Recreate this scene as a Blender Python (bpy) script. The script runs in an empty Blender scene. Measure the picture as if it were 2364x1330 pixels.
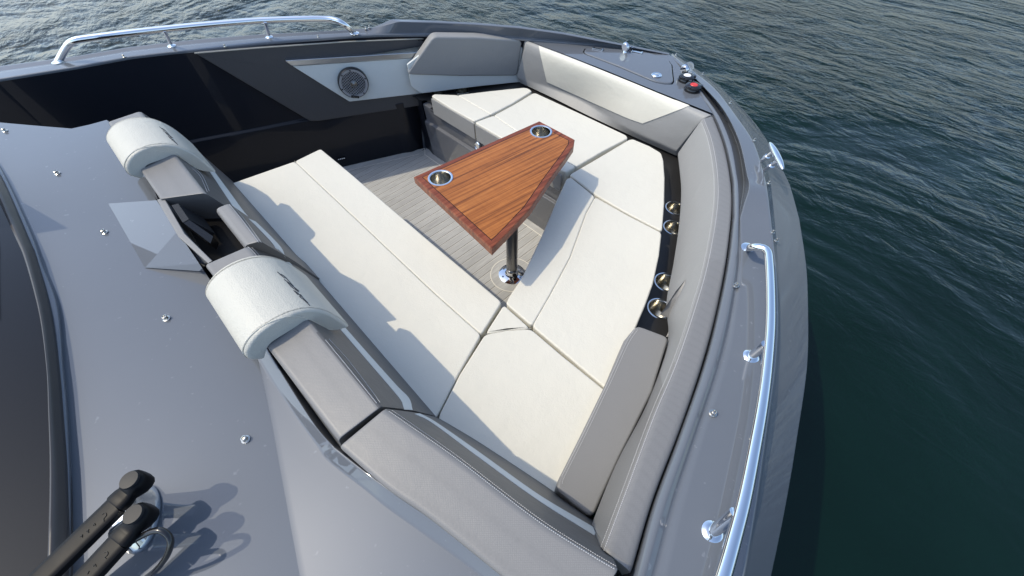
import bpy, bmesh, math, random
from mathutils import Vector, Matrix
from mathutils.bvhtree import BVHTree
random.seed(7)
S = bpy.context.scene
COL = S.collection
# ------------------------------------------------------------------ survey of the place
# camera solved from the floor planks, bench edges and table leg; q(px,py,z) gives the point of the
# boat that stands at height z (metres above the cockpit sole)
F, TH, YAW, CX, CY, H = 907., math.radians(53.1), math.radians(-45.35), 1182., 665., 1.78
s, c = math.sin, math.cos
FW = Vector((s(YAW)*c(TH), c(YAW)*c(TH), -s(TH)))
RT = Vector((c(YAW), -s(YAW), 0.))
DN = FW.cross(RT)
def ray(px, py): return FW + RT*((px-CX)/F) + DN*((py-CY)/F)
_r = ray(1182, 634)
CAM = Vector((-_r.x*H/-_r.z, -_r.y*H/-_r.z, H))
def q(px, py, z):
    r = ray(px, py); return CAM + r*((z-CAM.z)/r.z)
def qy(px, py, y):
    r = ray(px, py); return CAM + r*((y-CAM.y)/r.y)
WP, WD = Vector((-1.41, .293, 0)), Vector((-.405, -1., 0)).normalized()      # port side lining: a vertical plane
WN = Vector((-WD.y, WD.x, 0)); WN = WN if WN.x > 0 else -WN                   # points into the cockpit
def qw(px, py, off=0.):
    r = ray(px, py); p0 = WP + WN*off
    return CAM + r*((p0-CAM).dot(WN)/r.dot(WN))
ZS, ZH, ZT, ZD = .52, .42, .74, .87        # seat top, shelf, table top, cabin deck
def zl(p): return ZD-.12*(p.y+1.28)          # the cabin deck falls gently towards the bow
def ql(px, py, dz=0.):
    z = ZD
    for _ in range(8): z = zl(q(px, py, z))+dz
    return q(px, py, z)

# ------------------------------------------------------------------ materials
def nt(name):
    m = bpy.data.materials.new(name); m.use_nodes = True
    t = m.node_tree; b = t.nodes['Principled BSDF']; return m, t, b
def lin(r, g, b): return tuple(((v/255.)/12.92 if v/255. <= .04045 else ((v/255.+.055)/1.055)**2.4) for v in (r, g, b)) + (1,)
def N(t, ty, **kw):
    n = t.nodes.new(ty)
    for k, v in kw.items(): setattr(n, k, v)
    return n
def noise(t, vec, scale, detail=3, rough=.5, dist=0.):
    n = N(t, 'ShaderNodeTexNoise'); n.inputs['Scale'].default_value = scale; n.inputs['Detail'].default_value = detail
    n.inputs['Roughness'].default_value = rough; n.inputs['Distortion'].default_value = dist
    if vec is not None: t.links.new(vec, n.inputs['Vector'])
    return n
def ramp(t, fac, stops):
    r = N(t, 'ShaderNodeValToRGB'); e = r.color_ramp.elements
    while len(e) < len(stops): e.new(.5)
    for i, (p, col) in enumerate(stops): e[i].position = p; e[i].color = col
    t.links.new(fac, r.inputs[0]); return r
def bump(t, h, strength, dist, prev=None):
    b = N(t, 'ShaderNodeBump'); b.inputs['Strength'].default_value = strength; b.inputs['Distance'].default_value = dist
    t.links.new(h, b.inputs['Height'])
    if prev is not None: t.links.new(prev, b.inputs['Normal'])
    return b
def mapping(t, scale=(1,1,1), rot=(0,0,0), pos=False):
    if pos: o = N(t, 'ShaderNodeNewGeometry').outputs['Position']
    else: o = N(t, 'ShaderNodeTexCoord').outputs['Object']
    m = N(t, 'ShaderNodeMapping'); m.inputs['Scale'].default_value = scale; m.inputs['Rotation'].default_value = rot
    t.links.new(o, m.inputs['Vector']); return m.outputs[0]
def mathn(t, op, a, b=None, cc=None):
    n = N(t, 'ShaderNodeMath', operation=op)
    for i, v in enumerate((a, b, cc)):
        if v is None: continue
        if isinstance(v, (int, float)): n.inputs[i].default_value = v
        else: t.links.new(v, n.inputs[i])
    return n.outputs[0]
def mix(t, fac, a, b):
    n = N(t, 'ShaderNodeMix', data_type='RGBA')
    for k, v in ((0, fac), (6, a), (7, b)):
        if isinstance(v, (tuple, float, int)): n.inputs[k].default_value = v
        else: t.links.new(v, n.inputs[k])
    return n.outputs[2]
M = {}
def plain(name, col, rough=.5, metal=0., coat=0., spec=.5, coatr=.03):
    m, t, b = nt(name); b.inputs['Base Color'].default_value = tuple(col)+(1,) if len(col) == 3 else col
    b.inputs['Roughness'].default_value = rough; b.inputs['Metallic'].default_value = metal
    b.inputs['Coat Weight'].default_value = coat; b.inputs['Coat Roughness'].default_value = coatr
    b.inputs['Specular IOR Level'].default_value = spec
    n = noise(t, mapping(t), 9., 4); r = ramp(t, n.outputs[0], [(.3, (rough*.85,)*3+(1,)), (.75, (min(1, rough*1.15),)*3+(1,))])
    t.links.new(r.outputs[0], b.inputs['Roughness'])
    M[name] = m; return m
def gelcoat(name, col, metal=.25, rough=.38, dust=.12):
    m, t, b = nt(name); v = mapping(t)
    n1 = noise(t, v, 2.2, 5, .6); n2 = noise(t, v, 900., 1)
    sp = noise(t, v, 55., 2, .5)
    c0 = mix(t, n1.outputs[0], tuple(x*.93 for x in col)+(1,), tuple(x*1.07 for x in col)+(1,))
    spots = ramp(t, sp.outputs[0], [(.70, (0,0,0,1)), (.76, (1,1,1,1))])
    f = mathn(t, 'MULTIPLY', spots.outputs[0], dust)
    c1 = mix(t, f, c0, tuple(min(1, x*1.8+.05) for x in col)+(1,))
    t.links.new(c1, b.inputs['Base Color'])
    b.inputs['Metallic'].default_value = metal; b.inputs['Roughness'].default_value = rough
    b.inputs['Specular IOR Level'].default_value = .06
    b.inputs['Coat Weight'].default_value = 1.; b.inputs['Coat Roughness'].default_value = .02; b.inputs['Coat IOR'].default_value = 1.6
    rr = ramp(t, n1.outputs[0], [(.35, (.012,)*3+(1,)), (.75, (.05,)*3+(1,))]); t.links.new(rr.outputs[0], b.inputs['Coat Roughness'])
    bb = bump(t, n1.outputs[0], .02, .01); t.links.new(bb.outputs[0], b.inputs['Coat Normal'])
    if rough < .35: b.inputs['Coat Weight'].default_value = .2; b.inputs['Specular IOR Level'].default_value = .12
    M[name] = m
def vinyl(name, col, weave=0., grain=220., gstr=.25, rough=.5, stain=.06, gdist=.0012, wr=1.):
    m, t, b = nt(name); v = mapping(t)
    n1 = noise(t, v, 3.1, 6, .62); n3 = noise(t, v, 26., 3, .6)
    a = mix(t, n1.outputs[0], tuple(x*(1-stain) for x in col)+(1,), tuple(min(1, x*(1+stain*.4)) for x in col)+(1,))
    sp = ramp(t, n3.outputs[0], [(.24, (1,1,1,1)), (.30, (0,0,0,1))])
    a = mix(t, mathn(t, 'MULTIPLY', sp.outputs[0], .16), a, tuple(x*.55 for x in col)+(1,))
    g = N(t, 'ShaderNodeTexVoronoi'); g.inputs['Scale'].default_value = grain; t.links.new(v, g.inputs['Vector'])
    h = g.outputs['Distance']
    bb = bump(t, h, gstr, gdist)
    if weave:
        w = N(t, 'ShaderNodeTexVoronoi', distance='CHEBYCHEV'); w.inputs['Scale'].default_value = weave; w.inputs['Randomness'].default_value = .2
        t.links.new(mapping(t, (1, 1, 1), (0, 0, .78)), w.inputs['Vector'])
        r = ramp(t, w.outputs['Distance'], [(.1, tuple(x*1.3 for x in col)+(1,)), (.62, tuple(x*.5 for x in col)+(1,))])
        a = mix(t, .22, a, r.outputs[0])
        bb = bump(t, w.outputs['Distance'], .25, .001)
        bb.invert = True
    n5 = noise(t, v, 13., 3, .55, .4)
    u0 = bump(t, n5.outputs[0], .16*wr, .008, bb.outputs[0])
    un = bump(t, n1.outputs[0], .25*wr, .03, u0.outputs[0])
    t.links.new(un.outputs[0], b.inputs['Normal'])
    t.links.new(a, b.inputs['Base Color']); b.inputs['Roughness'].default_value = rough
    b.inputs['Specular IOR Level'].default_value = .4
    M[name] = m
gelcoat('gelcoat_grey', (.115, .127, .147), 0., .5, .3)
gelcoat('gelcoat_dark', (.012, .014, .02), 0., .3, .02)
gelcoat('gelcoat_base', (.12, .125, .14), .1, .4, .04)
vinyl('vinyl_white', (.64, .622, .55))
vinyl('leather_white', (.52, .51, .455), 0., 300., .4, .45, .05, .0014)
vinyl('vinyl_grey', (.275, .278, .278), 0., 260., .2, .5)
vinyl('vinyl_dark', (.115, .112, .11), 0., 260., .2, .5)
vinyl('vinyl_charcoal', (.06, .061, .066), 0., 260., .2, .5)  # dark grey upholstery of the port side panel
vinyl('weave_grey', (.20, .198, .197), 300., rough=.42, stain=.03, wr=.3)
vinyl('weave_fine', (.212, .211, .21), 420., rough=.45, stain=.03, wr=.3)
vinyl('panel_white', (.62, .66, .655), 0., 300., .1, .4)
vinyl('stripe', (.60, .63, .63), 0., 300., .1, .5)
plain('thread', (.5, .5, .51), .7)
plain('ink', (.03, .035, .045), .6)
plain('chrome', (.86, .88, .9), .07, 1.)
plain('steel', (.54, .52, .47), .22, 1.)
plain('seam_thread', (.36, .35, .31), .8)
plain('grille_grey', (.30, .30, .31), .4)
plain('brushed', (.55, .57, .6), .33, 1.)
plain('steel_dark', (.25, .25, .25), .3, 1.)
plain('black_gloss', (.012, .012, .013), .22, 0, .4)
plain('black_matte', (.005, .005, .006), .45, 0, 0, .15)
plain('rubber', (.045, .042, .042), .45)
plain('shelf_black', (.02, .02, .021), .38)
plain('red_plastic', (.6, .03, .02), .35)
plain('white_plastic', (.75, .76, .77), .35)
plain('led', (.8, .82, .85), .3)
plain('tinted', (.005, .006, .009), .05, 0, 0, .22)
plain('plastic_grey', (.02, .021, .024), .5, 0, 0, .2)
plain('hull_bottom', (.02, .022, .03), .3)
def glass():
    m, t, b = nt('clear_lens'); b.inputs['Transmission Weight'].default_value = 1.; b.inputs['Roughness'].default_value = .01
    b.inputs['IOR'].default_value = 1.08; b.inputs['Base Color'].default_value = (.95, .97, 1, 1); M['clear_lens'] = m
glass()
def wood(name, c0, c1, c2, scale=1., ang=0.):
    m, t, b = nt(name)
    v = mapping(t, (1, 1, 1), (0, 0, ang))
    vs = N(t, 'ShaderNodeMapping'); vs.inputs['Scale'].default_value = (82*scale, 1.3*scale, 30); t.links.new(v, vs.inputs['Vector'])
    n1 = noise(t, vs.outputs[0], 1., 3, .55, .35)
    vf = N(t, 'ShaderNodeMapping'); vf.inputs['Scale'].default_value = (420, 7, 100); t.links.new(v, vf.inputs['Vector'])
    n2 = noise(t, vf.outputs[0], 1., 3, .6)
    n3 = noise(t, v, 3., 2, .5)
    vq = N(t, 'ShaderNodeMapping'); vq.inputs['Scale'].default_value = (9, 70, 30); t.links.new(v, vq.inputs['Vector'])
    n4 = noise(t, vq.outputs[0], 1., 2, .5, .6)
    r = ramp(t, n1.outputs[0], [(.30, c0), (.47, c1), (.66, c2)])
    r2 = ramp(t, n2.outputs[0], [(.35, (.62, .55, .5, 1)), (.6, (1, 1, 1, 1))])
    mu = N(t, 'ShaderNodeMix', data_type='RGBA', blend_type='MULTIPLY'); mu.inputs[0].default_value = .75
    t.links.new(r.outputs[0], mu.inputs[6]); t.links.new(r2.outputs[0], mu.inputs[7])
    m3 = N(t, 'ShaderNodeMix', data_type='RGBA', blend_type='MULTIPLY'); m3.inputs[0].default_value = .5
    r3 = ramp(t, n3.outputs[0], [(.3, (.75, .72, .7, 1)), (.7, (1.15, 1.12, 1.1, 1))])
    t.links.new(mu.outputs[2], m3.inputs[6]); t.links.new(r3.outputs[0], m3.inputs[7])
    m4 = N(t, 'ShaderNodeMix', data_type='RGBA', blend_type='MULTIPLY'); m4.inputs[0].default_value = .3
    r4 = ramp(t, n4.outputs[0], [(.35, (.8, .78, .75, 1)), (.65, (1.1, 1.1, 1.1, 1))])
    t.links.new(m3.outputs[2], m4.inputs[6]); t.links.new(r4.outputs[0], m4.inputs[7])
    t.links.new(m4.outputs[2], b.inputs['Base Color'])
    b.inputs['Roughness'].default_value = .42; b.inputs['Coat Weight'].default_value = .2; b.inputs['Coat Roughness'].default_value = .1; b.inputs['Specular IOR Level'].default_value = .25
    bb = bump(t, n2.outputs[0], .15, .001); t.links.new(bb.outputs[0], b.inputs['Normal'])
    M[name] = m
wood('sapele', (.12, .038, .008, 1), (.34, .115, .024, 1), (.46, .175, .042, 1), 1., math.radians(6.5))
wood('mahogany', (.11, .028, .011, 1), (.20, .05, .02, 1), (.29, .085, .035, 1), .9, math.radians(6.5))
wood('mahogany_edge', (.13, .04, .018, 1), (.22, .07, .03, 1), (.30, .11, .05, 1), .9, math.radians(6.5))
def teak(name, lines):
    m, t, b = nt(name); pos = N(t, 'ShaderNodeNewGeometry').outputs['Position']
    sx = N(t, 'ShaderNodeSeparateXYZ'); t.links.new(pos, sx.inputs[0])
    u = mathn(t, 'FRACT', mathn(t, 'DIVIDE', mathn(t, 'ADD', sx.outputs[0], 10*.0517 + .368 + (0.0)), .0517))
    row = mathn(t, 'FLOOR', mathn(t, 'DIVIDE', mathn(t, 'ADD', sx.outputs[0], 10*.0517 + .368), .0517))
    v1 = N(t, 'ShaderNodeMapping'); v1.inputs['Scale'].default_value = (210, 9, 1); t.links.new(pos, v1.inputs['Vector'])
    if lines == 'x': v1.inputs['Scale'].default_value = (9, 210, 1)
    n1 = noise(t, v1.outputs[0], 1., 4, .65); n2 = noise(t, pos, 6., 4, .6)
    col = ramp(t, n1.outputs[0], [(.28, (.30, .30, .293, 1)), (.72, (.49, .49, .478, 1))])
    wn = N(t, 'ShaderNodeTexWhiteNoise', noise_dimensions='1D'); t.links.new(row, wn.inputs['W'])
    k = mathn(t, 'ADD', mathn(t, 'MULTIPLY', wn.outputs[0], .14), .9)
    k = mathn(t, 'MULTIPLY', k, mathn(t, 'ADD', mathn(t, 'MULTIPLY', n2.outputs[0], .25), .87))
    mu = N(t, 'ShaderNodeMix', data_type='RGBA', blend_type='MULTIPLY'); mu.inputs[0].default_value = 1.
    cb = N(t, 'ShaderNodeCombineColor')
    for i in range(3): t.links.new(k, cb.inputs[i])
    t.links.new(col.outputs[0], mu.inputs[6]); t.links.new(cb.outputs[0], mu.inputs[7])
    out = mu.outputs[2]
    if lines == 'y':
        l1 = mathn(t, 'LESS_THAN', u, .06); l2 = mathn(t, 'GREATER_THAN', u, .942)
        out = mix(t, l1, out, (.62, .60, .55, 1)); out = mix(t, l2, out, (.03, .03, .03, 1))
    t.links.new(out, b.inputs['Base Color']); b.inputs['Roughness'].default_value = .75
    bb = bump(t, n1.outputs[0], .3, .001); t.links.new(bb.outputs[0], b.inputs['Normal'])
    M[name] = m
teak('teak_planks', 'y'); teak('teak_margin', 'x'); teak('teak_margin_side', 'n')
plain('caulk', (.66, .64, .58), .7)

# ------------------------------------------------------------------ mesh helpers
def mk(name, verts, faces, mat, parent=None, smooth=38, mi=None, loc=None):
    me = bpy.data.meshes.new(name)
    o = bpy.data.objects.new(name, me); COL.objects.link(o)
    org = Vector(loc) if loc is not None else Vector((0, 0, 0))
    base = world_loc(parent) if parent else Vector((0, 0, 0))
    if parent: o.parent = parent; o.location = org - base if loc is not None else (0, 0, 0)
    else: o.location = org
    sub = org if loc is not None else base
    me.from_pydata([tuple(Vector(v)-sub) for v in verts], [], faces)
    for m_ in (mat if isinstance(mat, (list, tuple)) else [mat]): me.materials.append(M[m_])
    bm = bmesh.new(); bm.from_mesh(me); bmesh.ops.remove_doubles(bm, verts=bm.verts, dist=1e-6)
    bmesh.ops.recalc_face_normals(bm, faces=bm.faces)
    if mi is not None and len(bm.faces) == len(mi):
        bm.faces.ensure_lookup_table()
        for f, k in zip(bm.faces, mi): f.material_index = k
    bm.to_mesh(me); bm.free()
    if smooth:
        me.shade_smooth(); me.set_sharp_from_angle(angle=math.radians(smooth))
    return o
def world_loc(o):
    v = Vector((0, 0, 0))
    while o: v += o.location; o = o.parent
    return v
def tag(o, label=None, cat=None, group=None, kind=None):
    if label: o['label'] = label
    if cat: o['category'] = cat
    if group: o['group'] = group
    if kind: o['kind'] = kind
    return o
def empty(name, loc, label=None, cat=None, group=None, parent=None):
    o = bpy.data.objects.new(name, None); COL.objects.link(o); o.empty_display_size = .1
    o.location = Vector(loc) - (world_loc(parent) if parent else Vector((0, 0, 0)))
    o.parent = parent; tag(o, label, cat, group); return o
class MB:
    def __init__(self): self.v = []; self.f = []; self.m = []
    def add(self, verts, faces, mi=0):
        k = len(self.v); self.v += [Vector(x) for x in verts]; self.f += [tuple(i+k for i in f) for f in faces]; self.m += [mi]*len(faces)
    def box(self, ctr, ax, ay, az):
        ctr, ax, ay, az = map(Vector, (ctr, ax, ay, az)); vs = []
        for i in (-1, 1):
            for j in (-1, 1):
                for k in (-1, 1): vs.append(ctr+ax*i+ay*j+az*k)
        self.add(vs, [(0,1,3,2),(4,6,7,5),(0,4,5,1),(2,3,7,6),(0,2,6,4),(1,5,7,3)])
    def lathe(self, ctr, axis, prof, seg=24, mi=0, cap=True):
        ctr = Vector(ctr); axis = Vector(axis).normalized()
        u = axis.orthogonal().normalized(); w = axis.cross(u); vs = []; fs = []
        n = len(prof)
        for r, h in prof:
            for k in range(seg):
                a = 2*math.pi*k/seg; vs.append(ctr+axis*h+(u*math.cos(a)+w*math.sin(a))*r)
        for i in range(n-1):
            for k in range(seg):
                k2 = (k+1) % seg; fs.append((i*seg+k, i*seg+k2, (i+1)*seg+k2, (i+1)*seg+k))
        if cap: fs.append(tuple(range(seg))); fs.append(tuple((n-1)*seg+k for k in range(seg)))
        self.add(vs, fs, mi)
    def tube(self, pts, r, seg=12, mi=0):
        pts = [Vector(p) for p in pts]; vs = []; fs = []; n = len(pts); u = None
        rr = r if isinstance(r, (list, tuple)) else [r]*n
        for i, p in enumerate(pts):
            d = (pts[min(i+1, n-1)]-pts[max(i-1, 0)]).normalized()
            u = d.orthogonal().normalized() if u is None else (u-d*u.dot(d)).normalized()
            w = d.cross(u)
            for k in range(seg):
                a = 2*math.pi*k/seg; vs.append(p+(u*math.cos(a)+w*math.sin(a))*rr[i])
        for i in range(n-1):
            for k in range(seg):
                k2 = (k+1) % seg; fs.append((i*seg+k, i*seg+k2, (i+1)*seg+k2, (i+1)*seg+k))
        fs.append(tuple(range(seg))); fs.append(tuple((n-1)*seg+k for k in range(seg)))
        self.add(vs, fs, mi)
    def build(self, name, mat, parent=None, smooth=38, loc=None): return mk(name, self.v, self.f, mat, parent, smooth, self.m, loc)
def cr(pts, n, closed=False):
    """n points along a Catmull-Rom curve through pts, uniform in control index"""
    pts = [Vector(p) for p in pts]; k = len(pts); out = []
    for i in range(n):
        t = i/(n-1)*(k-1); j = min(int(t), k-2); f = t-j
        p1, p2 = pts[j], pts[j+1]
        p0 = pts[j-1] if j > 0 else p1*2-p2
        p3 = pts[j+2] if j+2 < k else p2*2-p1
        out.append(.5*((2*p1)+(p2-p0)*f+(2*p0-5*p1+4*p2-p3)*f*f+(3*p1-p0-3*p2+p3)*f*f*f))
    return out
def arc(pts, n):
    """n points equally spaced in length along the smooth curve"""
    d = cr(pts, max(200, n*4)); L = [0]
    for a, b in zip(d, d[1:]): L.append(L[-1]+(b-a).length)
    out = []; j = 0
    for i in range(n):
        t = L[-1]*i/(n-1)
        while j < len(L)-2 and L[j+1] < t: j += 1
        w = (t-L[j])/max(1e-9, L[j+1]-L[j]); out.append(d[j].lerp(d[j+1], min(1, max(0, w))))
    return out
def fillet(sec, rad, k=4):
    out = []
    for i, p in enumerate(sec):
        r = rad[i]
        if r <= 0 or i in (0, len(sec)-1): out.append(p); continue
        a, b = sec[i-1]-p, sec[i+1]-p
        ra, rb = min(r, a.length*.48), min(r, b.length*.48)
        A, B = p+a.normalized()*ra, p+b.normalized()*rb
        for j in range(k+1):
            t = j/k; out.append(A*(1-t)**2+p*(2*t*(1-t))+B*t*t)
    return out
def rloft(name, rails, rad, n, mat, parent=None, closed=False, caps=False, endr=0., samp=cr, smooth=38, mats=None, loc=None):
    """surface through rails (each a list of 3D points), section corners rounded by rad"""
    R = [samp(r, n) for r in rails]; secs = [[r[i] for r in R] for i in range(n)]
    if closed: secs = [sc+[sc[0]] for sc in secs]; rad = list(rad)+[0]
    fs = [fillet(sc, rad) for sc in secs]
    if endr:
        def shr(sec, k):
            ce = sum(sec, Vector())/len(sec); return [ce+(p-ce)*k for p in sec]
        d0 = (fs[1][0]-fs[0][0]).normalized(); d1 = (fs[-2][0]-fs[-1][0]).normalized()
        def ends(sec, d):
            w = max((p-sum(sec, Vector())/len(sec)).length for p in sec)
            return [[p+d*(endr*x) for p in shr(sec, 1-endr*y/w)] for x, y in ((0, 1.), (.12, .5), (.4, .16))]
        A = ends(fs[0], d0); B = ends(fs[-1], d1); B.reverse()
        fs[0] = [p+d0*endr for p in fs[0]]; fs[-1] = [p+d1*endr for p in fs[-1]]
        # keep interior stations monotone
        fs = A+fs+B
    m = len(fs[0]); vs = [p for sc in fs for p in sc]; fc = []
    for i in range(len(fs)-1):
        for j in range(m-1): fc.append((i*m+j, i*m+j+1, (i+1)*m+j+1, (i+1)*m+j))
    if caps: fc.append(tuple(range(m))); fc.append(tuple((len(fs)-1)*m+j for j in range(m)))
    o = mk(name, vs, fc, mat, parent, smooth, loc=loc)
    wn = o.modifiers.new('wn', 'WEIGHTED_NORMAL'); wn.keep_sharp = True; wn.weight = 80
    return o
def ccw(p):
    a = sum(p[i].x*p[(i+1) % len(p)].y-p[(i+1) % len(p)].x*p[i].y for i in range(len(p)))
    return p if a > 0 else p[::-1]
def inset3(p, d, up):
    n = len(p); out = []
    for i in range(n):
        a = (p[i]-p[i-1]).normalized(); b = (p[(i+1) % n]-p[i]).normalized()
        na, nb = up.cross(a), up.cross(b); k = max(.35, 1+na.dot(nb)); out.append(p[i]+(na+nb)*(d/k))
    return out
def round_poly(p, r, up):
    """small arcs instead of sharp outline corners"""
    out = []; n = len(p)
    for i in range(n):
        a, b = p[i-1]-p[i], p[(i+1) % n]-p[i]
        if a.angle(b) > math.radians(150): out.append(p[i]); continue
        rr = r*max(.8, .55/math.tan(a.angle(b)/2)); m = min(rr, a.length*.4, b.length*.4)
        A, B = p[i]+a.normalized()*m, p[i]+b.normalized()*m
        for k in range(4): t = k/3; out.append(A*(1-t)**2+p[i]*(2*t*(1-t))+B*t*t)
    return out
def slab(name, cells, thick, bev, mat, parent=None, up=Vector((0, 0, 1)), loc=None, smooth=45, crown=0.):
    """rounded slabs: each outline pushed down by thick, its upper edge rolled over with radius bev"""
    vs = []; fs = []; up = up.normalized()
    for cell in cells:
        p = [Vector(v) for v in cell]; ar = sum((p[i].cross(p[(i+1) % len(p)]) for i in range(len(p))), Vector())
        if ar.dot(up) < 0: p = p[::-1]
        p = round_poly(p, bev*2.9, up); n = len(p); rings = [[v-up*thick for v in p], [v-up*bev for v in p]]
        for k in range(1, 6):
            a = math.pi/2*k/5; rings.append([v-up*(bev*(1-math.sin(a))) for v in inset3(p, bev*(1-math.cos(a)), up)])
        b = len(vs)
        for r in rings: vs += r
        for k in range(len(rings)-1):
            for i in range(n): j = (i+1) % n; fs.append((b+k*n+i, b+k*n+j, b+(k+1)*n+j, b+(k+1)*n+i))
        fs.append(tuple(b+(len(rings)-1)*n+i for i in range(n))); fs.append(tuple(b+i for i in range(n))[::-1])
    o = mk(name, vs, fs, mat, parent, smooth, loc=loc)
    wn = o.modifiers.new('wn', 'WEIGHTED_NORMAL'); wn.keep_sharp = True; wn.weight = 100
    return o
def fill(name, outer, holes, mat, parent=None, smooth=0, loc=None, two=None):
    bm = bmesh.new(); es = []
    for lp in [outer]+list(holes):
        vs = [bm.verts.new(p) for p in lp]
        for i in range(len(vs)): es.append(bm.edges.new((vs[i], vs[(i+1) % len(vs)])))
    bmesh.ops.triangle_fill(bm, use_beauty=True, use_dissolve=False, edges=es)
    for f in bm.faces:
        if f.normal.z < 0: f.normal_flip()
    bm.verts.index_update()
    vs = [v.co.copy() for v in bm.verts]; fs = [tuple(v.index for v in f.verts) for f in bm.faces]; bm.free()
    if mat is None: return vs, fs
    return mk(name, vs, fs, mat, parent, smooth, loc=loc)
def circle(ctr, r, n=28): return [Vector(ctr)+Vector((r*math.cos(2*math.pi*i/n), r*math.sin(2*math.pi*i/n), 0)) for i in range(n)]
def inset(poly, d):
    p = ccw([Vector(v) for v in poly]); n = len(p); out = []
    for i in range(n):
        a = (p[i]-p[i-1]).normalized(); b = (p[(i+1) % n]-p[i]).normalized()
        na, nb = Vector((-a.y, a.x, 0)), Vector((-b.y, b.x, 0)); k = 1+na.dot(nb)
        out.append(p[i]+(na+nb)*(d/k))
    return out
def bvh(*objs):
    vs = []; fs = []
    for o in objs:
        b = world_loc(o); k = len(vs); vs += [v.co+b for v in o.data.vertices]; fs += [tuple(i+k for i in f.vertices) for f in o.data.polygons]
    return BVHTree.FromPolygons(vs, fs)
def onto(tree, pxs, lift=.0015, keep=False):
    out = []; last = None
    for x, y in pxs:
        r = ray(x, y).normalized(); h = tree.ray_cast(CAM, r)
        if h[0] is None:
            if not keep: continue
            h = tree.find_nearest(CAM+r*(last or 1.5))
        else: last = h[3]
        nn = h[1] if h[1].dot(r) < 0 else -h[1]
        out.append((h[0]+nn*lift, nn))
    return out
def px_curve(pxs, n): return [(v.x, v.y) for v in arc([(x, y, 0) for x, y in pxs], n)]
def stitch(name, tree, pxs, parent, gap=.0042, w=.00065, ln=.0026, mat='thread', lift=.0008):
    pts = onto(tree, px_curve(pxs, 160), lift)
    if len(pts) < 4: return
    mb = MB(); acc = 0.
    for (a, na), (b, nb) in zip(pts, pts[1:]):
        L = (b-a).length
        if L < 1e-5 or L > .08: continue
        d = (b-a)/L; t = acc
        while t < L:
            mb.box(a+d*t, d*(ln/2), na.cross(d).normalized()*w, na*w*.8); t += gap
        acc = t-L
    if mb.v: return mb.build(name, mat, parent, 0)
def ribbon(name, tree, left, right, n, mat, parent, lift=.0015, thick=.0015):
    """a flat trim strip lying on a surface between two outlines"""
    A = onto(tree, px_curve(left, n), lift); B = onto(tree, px_curve(right, n), lift)
    m = min(len(A), len(B)); vs = []; fs = []
    for i in range(m): vs += [A[i][0]-A[i][1]*thick, A[i][0], B[i][0], B[i][0]-B[i][1]*thick]
    for i in range(m-1):
        for j in range(3): fs.append((4*i+j, 4*i+j+1, 4*i+j+5, 4*i+j+4))
    fs += [(0, 1, 2, 3), (4*m-4, 4*m-3, 4*m-2, 4*m-1)]
    return mk(name, vs, fs, mat, parent, 38)
def strokes(name, tree, lines, parent, w, mat='ink', lift=.0012):
    mb = MB()
    for ln in lines:
        P_ = onto(tree, px_curve(ln, 14), lift)
        for (a, na), (b, nb) in zip(P_, P_[1:]):
            d = b-a
            if d.length < 1e-5: continue
            sd = na.cross(d).normalized()*w
            mb.add([a-sd, a+sd, b+sd, b-sd, a-sd-na*.001, a+sd-na*.001, b+sd-na*.001, b-sd-na*.001], [(0,1,2,3),(4,7,6,5),(0,4,5,1),(1,5,6,2),(2,6,7,3),(3,7,4,0)])
    if mb.v: return mb.build(name, mat, parent, 0)
def QL(lst, dz=0.): return [ql(a[0], a[1], dz) for a in lst]
def Q(lst, z=None): return [q(a[0], a[1], a[2] if len(a) > 2 else z) for a in lst]

# ------------------------------------------------------------------ water
def water():
    m, t, b = nt('water'); v = mapping(t, pos=True)
    vs = N(t, 'ShaderNodeMapping'); vs.inputs['Rotation'].default_value = (0, 0, math.radians(38)); vs.inputs['Scale'].default_value = (1., 1.9, 1); t.links.new(v, vs.inputs['Vector'])
    n1 = noise(t, vs.outputs[0], 1.1, 3, .55, .5); n2 = noise(t, vs.outputs[0], 3.4, 4, .6, .9); n3 = noise(t, vs.outputs[0], 11., 3, .6, .6)
    big = noise(t, v, .3, 4, .6, .8)
    calm = ramp(t, big.outputs[0], [(.36, (.3,)*3+(1,)), (.62, (1.25,)*3+(1,))])
    # flat water lies in the lee of the hull
    d = N(t, 'ShaderNodeVectorMath', operation='DISTANCE'); t.links.new(v, d.inputs[0]); d.inputs[1].default_value = (2.2, -.6, -.45)
    lee = N(t, 'ShaderNodeMapRange'); lee.inputs[1].default_value = 1.2; lee.inputs[2].default_value = 6.5; lee.inputs[3].default_value = .12; lee.inputs[4].default_value = 1.
    t.links.new(d.outputs['Value'], lee.inputs[0])
    k = mathn(t, 'MULTIPLY', calm.outputs[0], lee.outputs[0])
    h = mathn(t, 'ADD', mathn(t, 'MULTIPLY', n1.outputs[0], .22), mathn(t, 'MULTIPLY', n2.outputs[0], .095))
    h = mathn(t, 'ADD', h, mathn(t, 'MULTIPLY', n3.outputs[0], .024))
    h = mathn(t, 'MULTIPLY', h, k)
    bb = bump(t, h, 1., .55); t.links.new(bb.outputs[0], b.inputs['Normal'])
    cn = noise(t, v, .5, 3, .6)
    col = ramp(t, cn.outputs[0], [(.35, (.0008, .008, .005, 1)), (.7, (.002, .014, .010, 1))]); t.links.new(col.outputs[0], b.inputs['Base Color'])
    b.inputs['Roughness'].default_value = .09; b.inputs['IOR'].default_value = 1.333
    M['water'] = m
    R = 3000.
    w = mk('water', [(-R, -R, -.45), (R, -R, -.45), (R, R, -.45), (-R, R, -.45)], [(0, 1, 2, 3)], 'water', smooth=0)
    tag(w, 'dark green rippled harbour water around the boat', 'water', kind='structure')
water()

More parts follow.
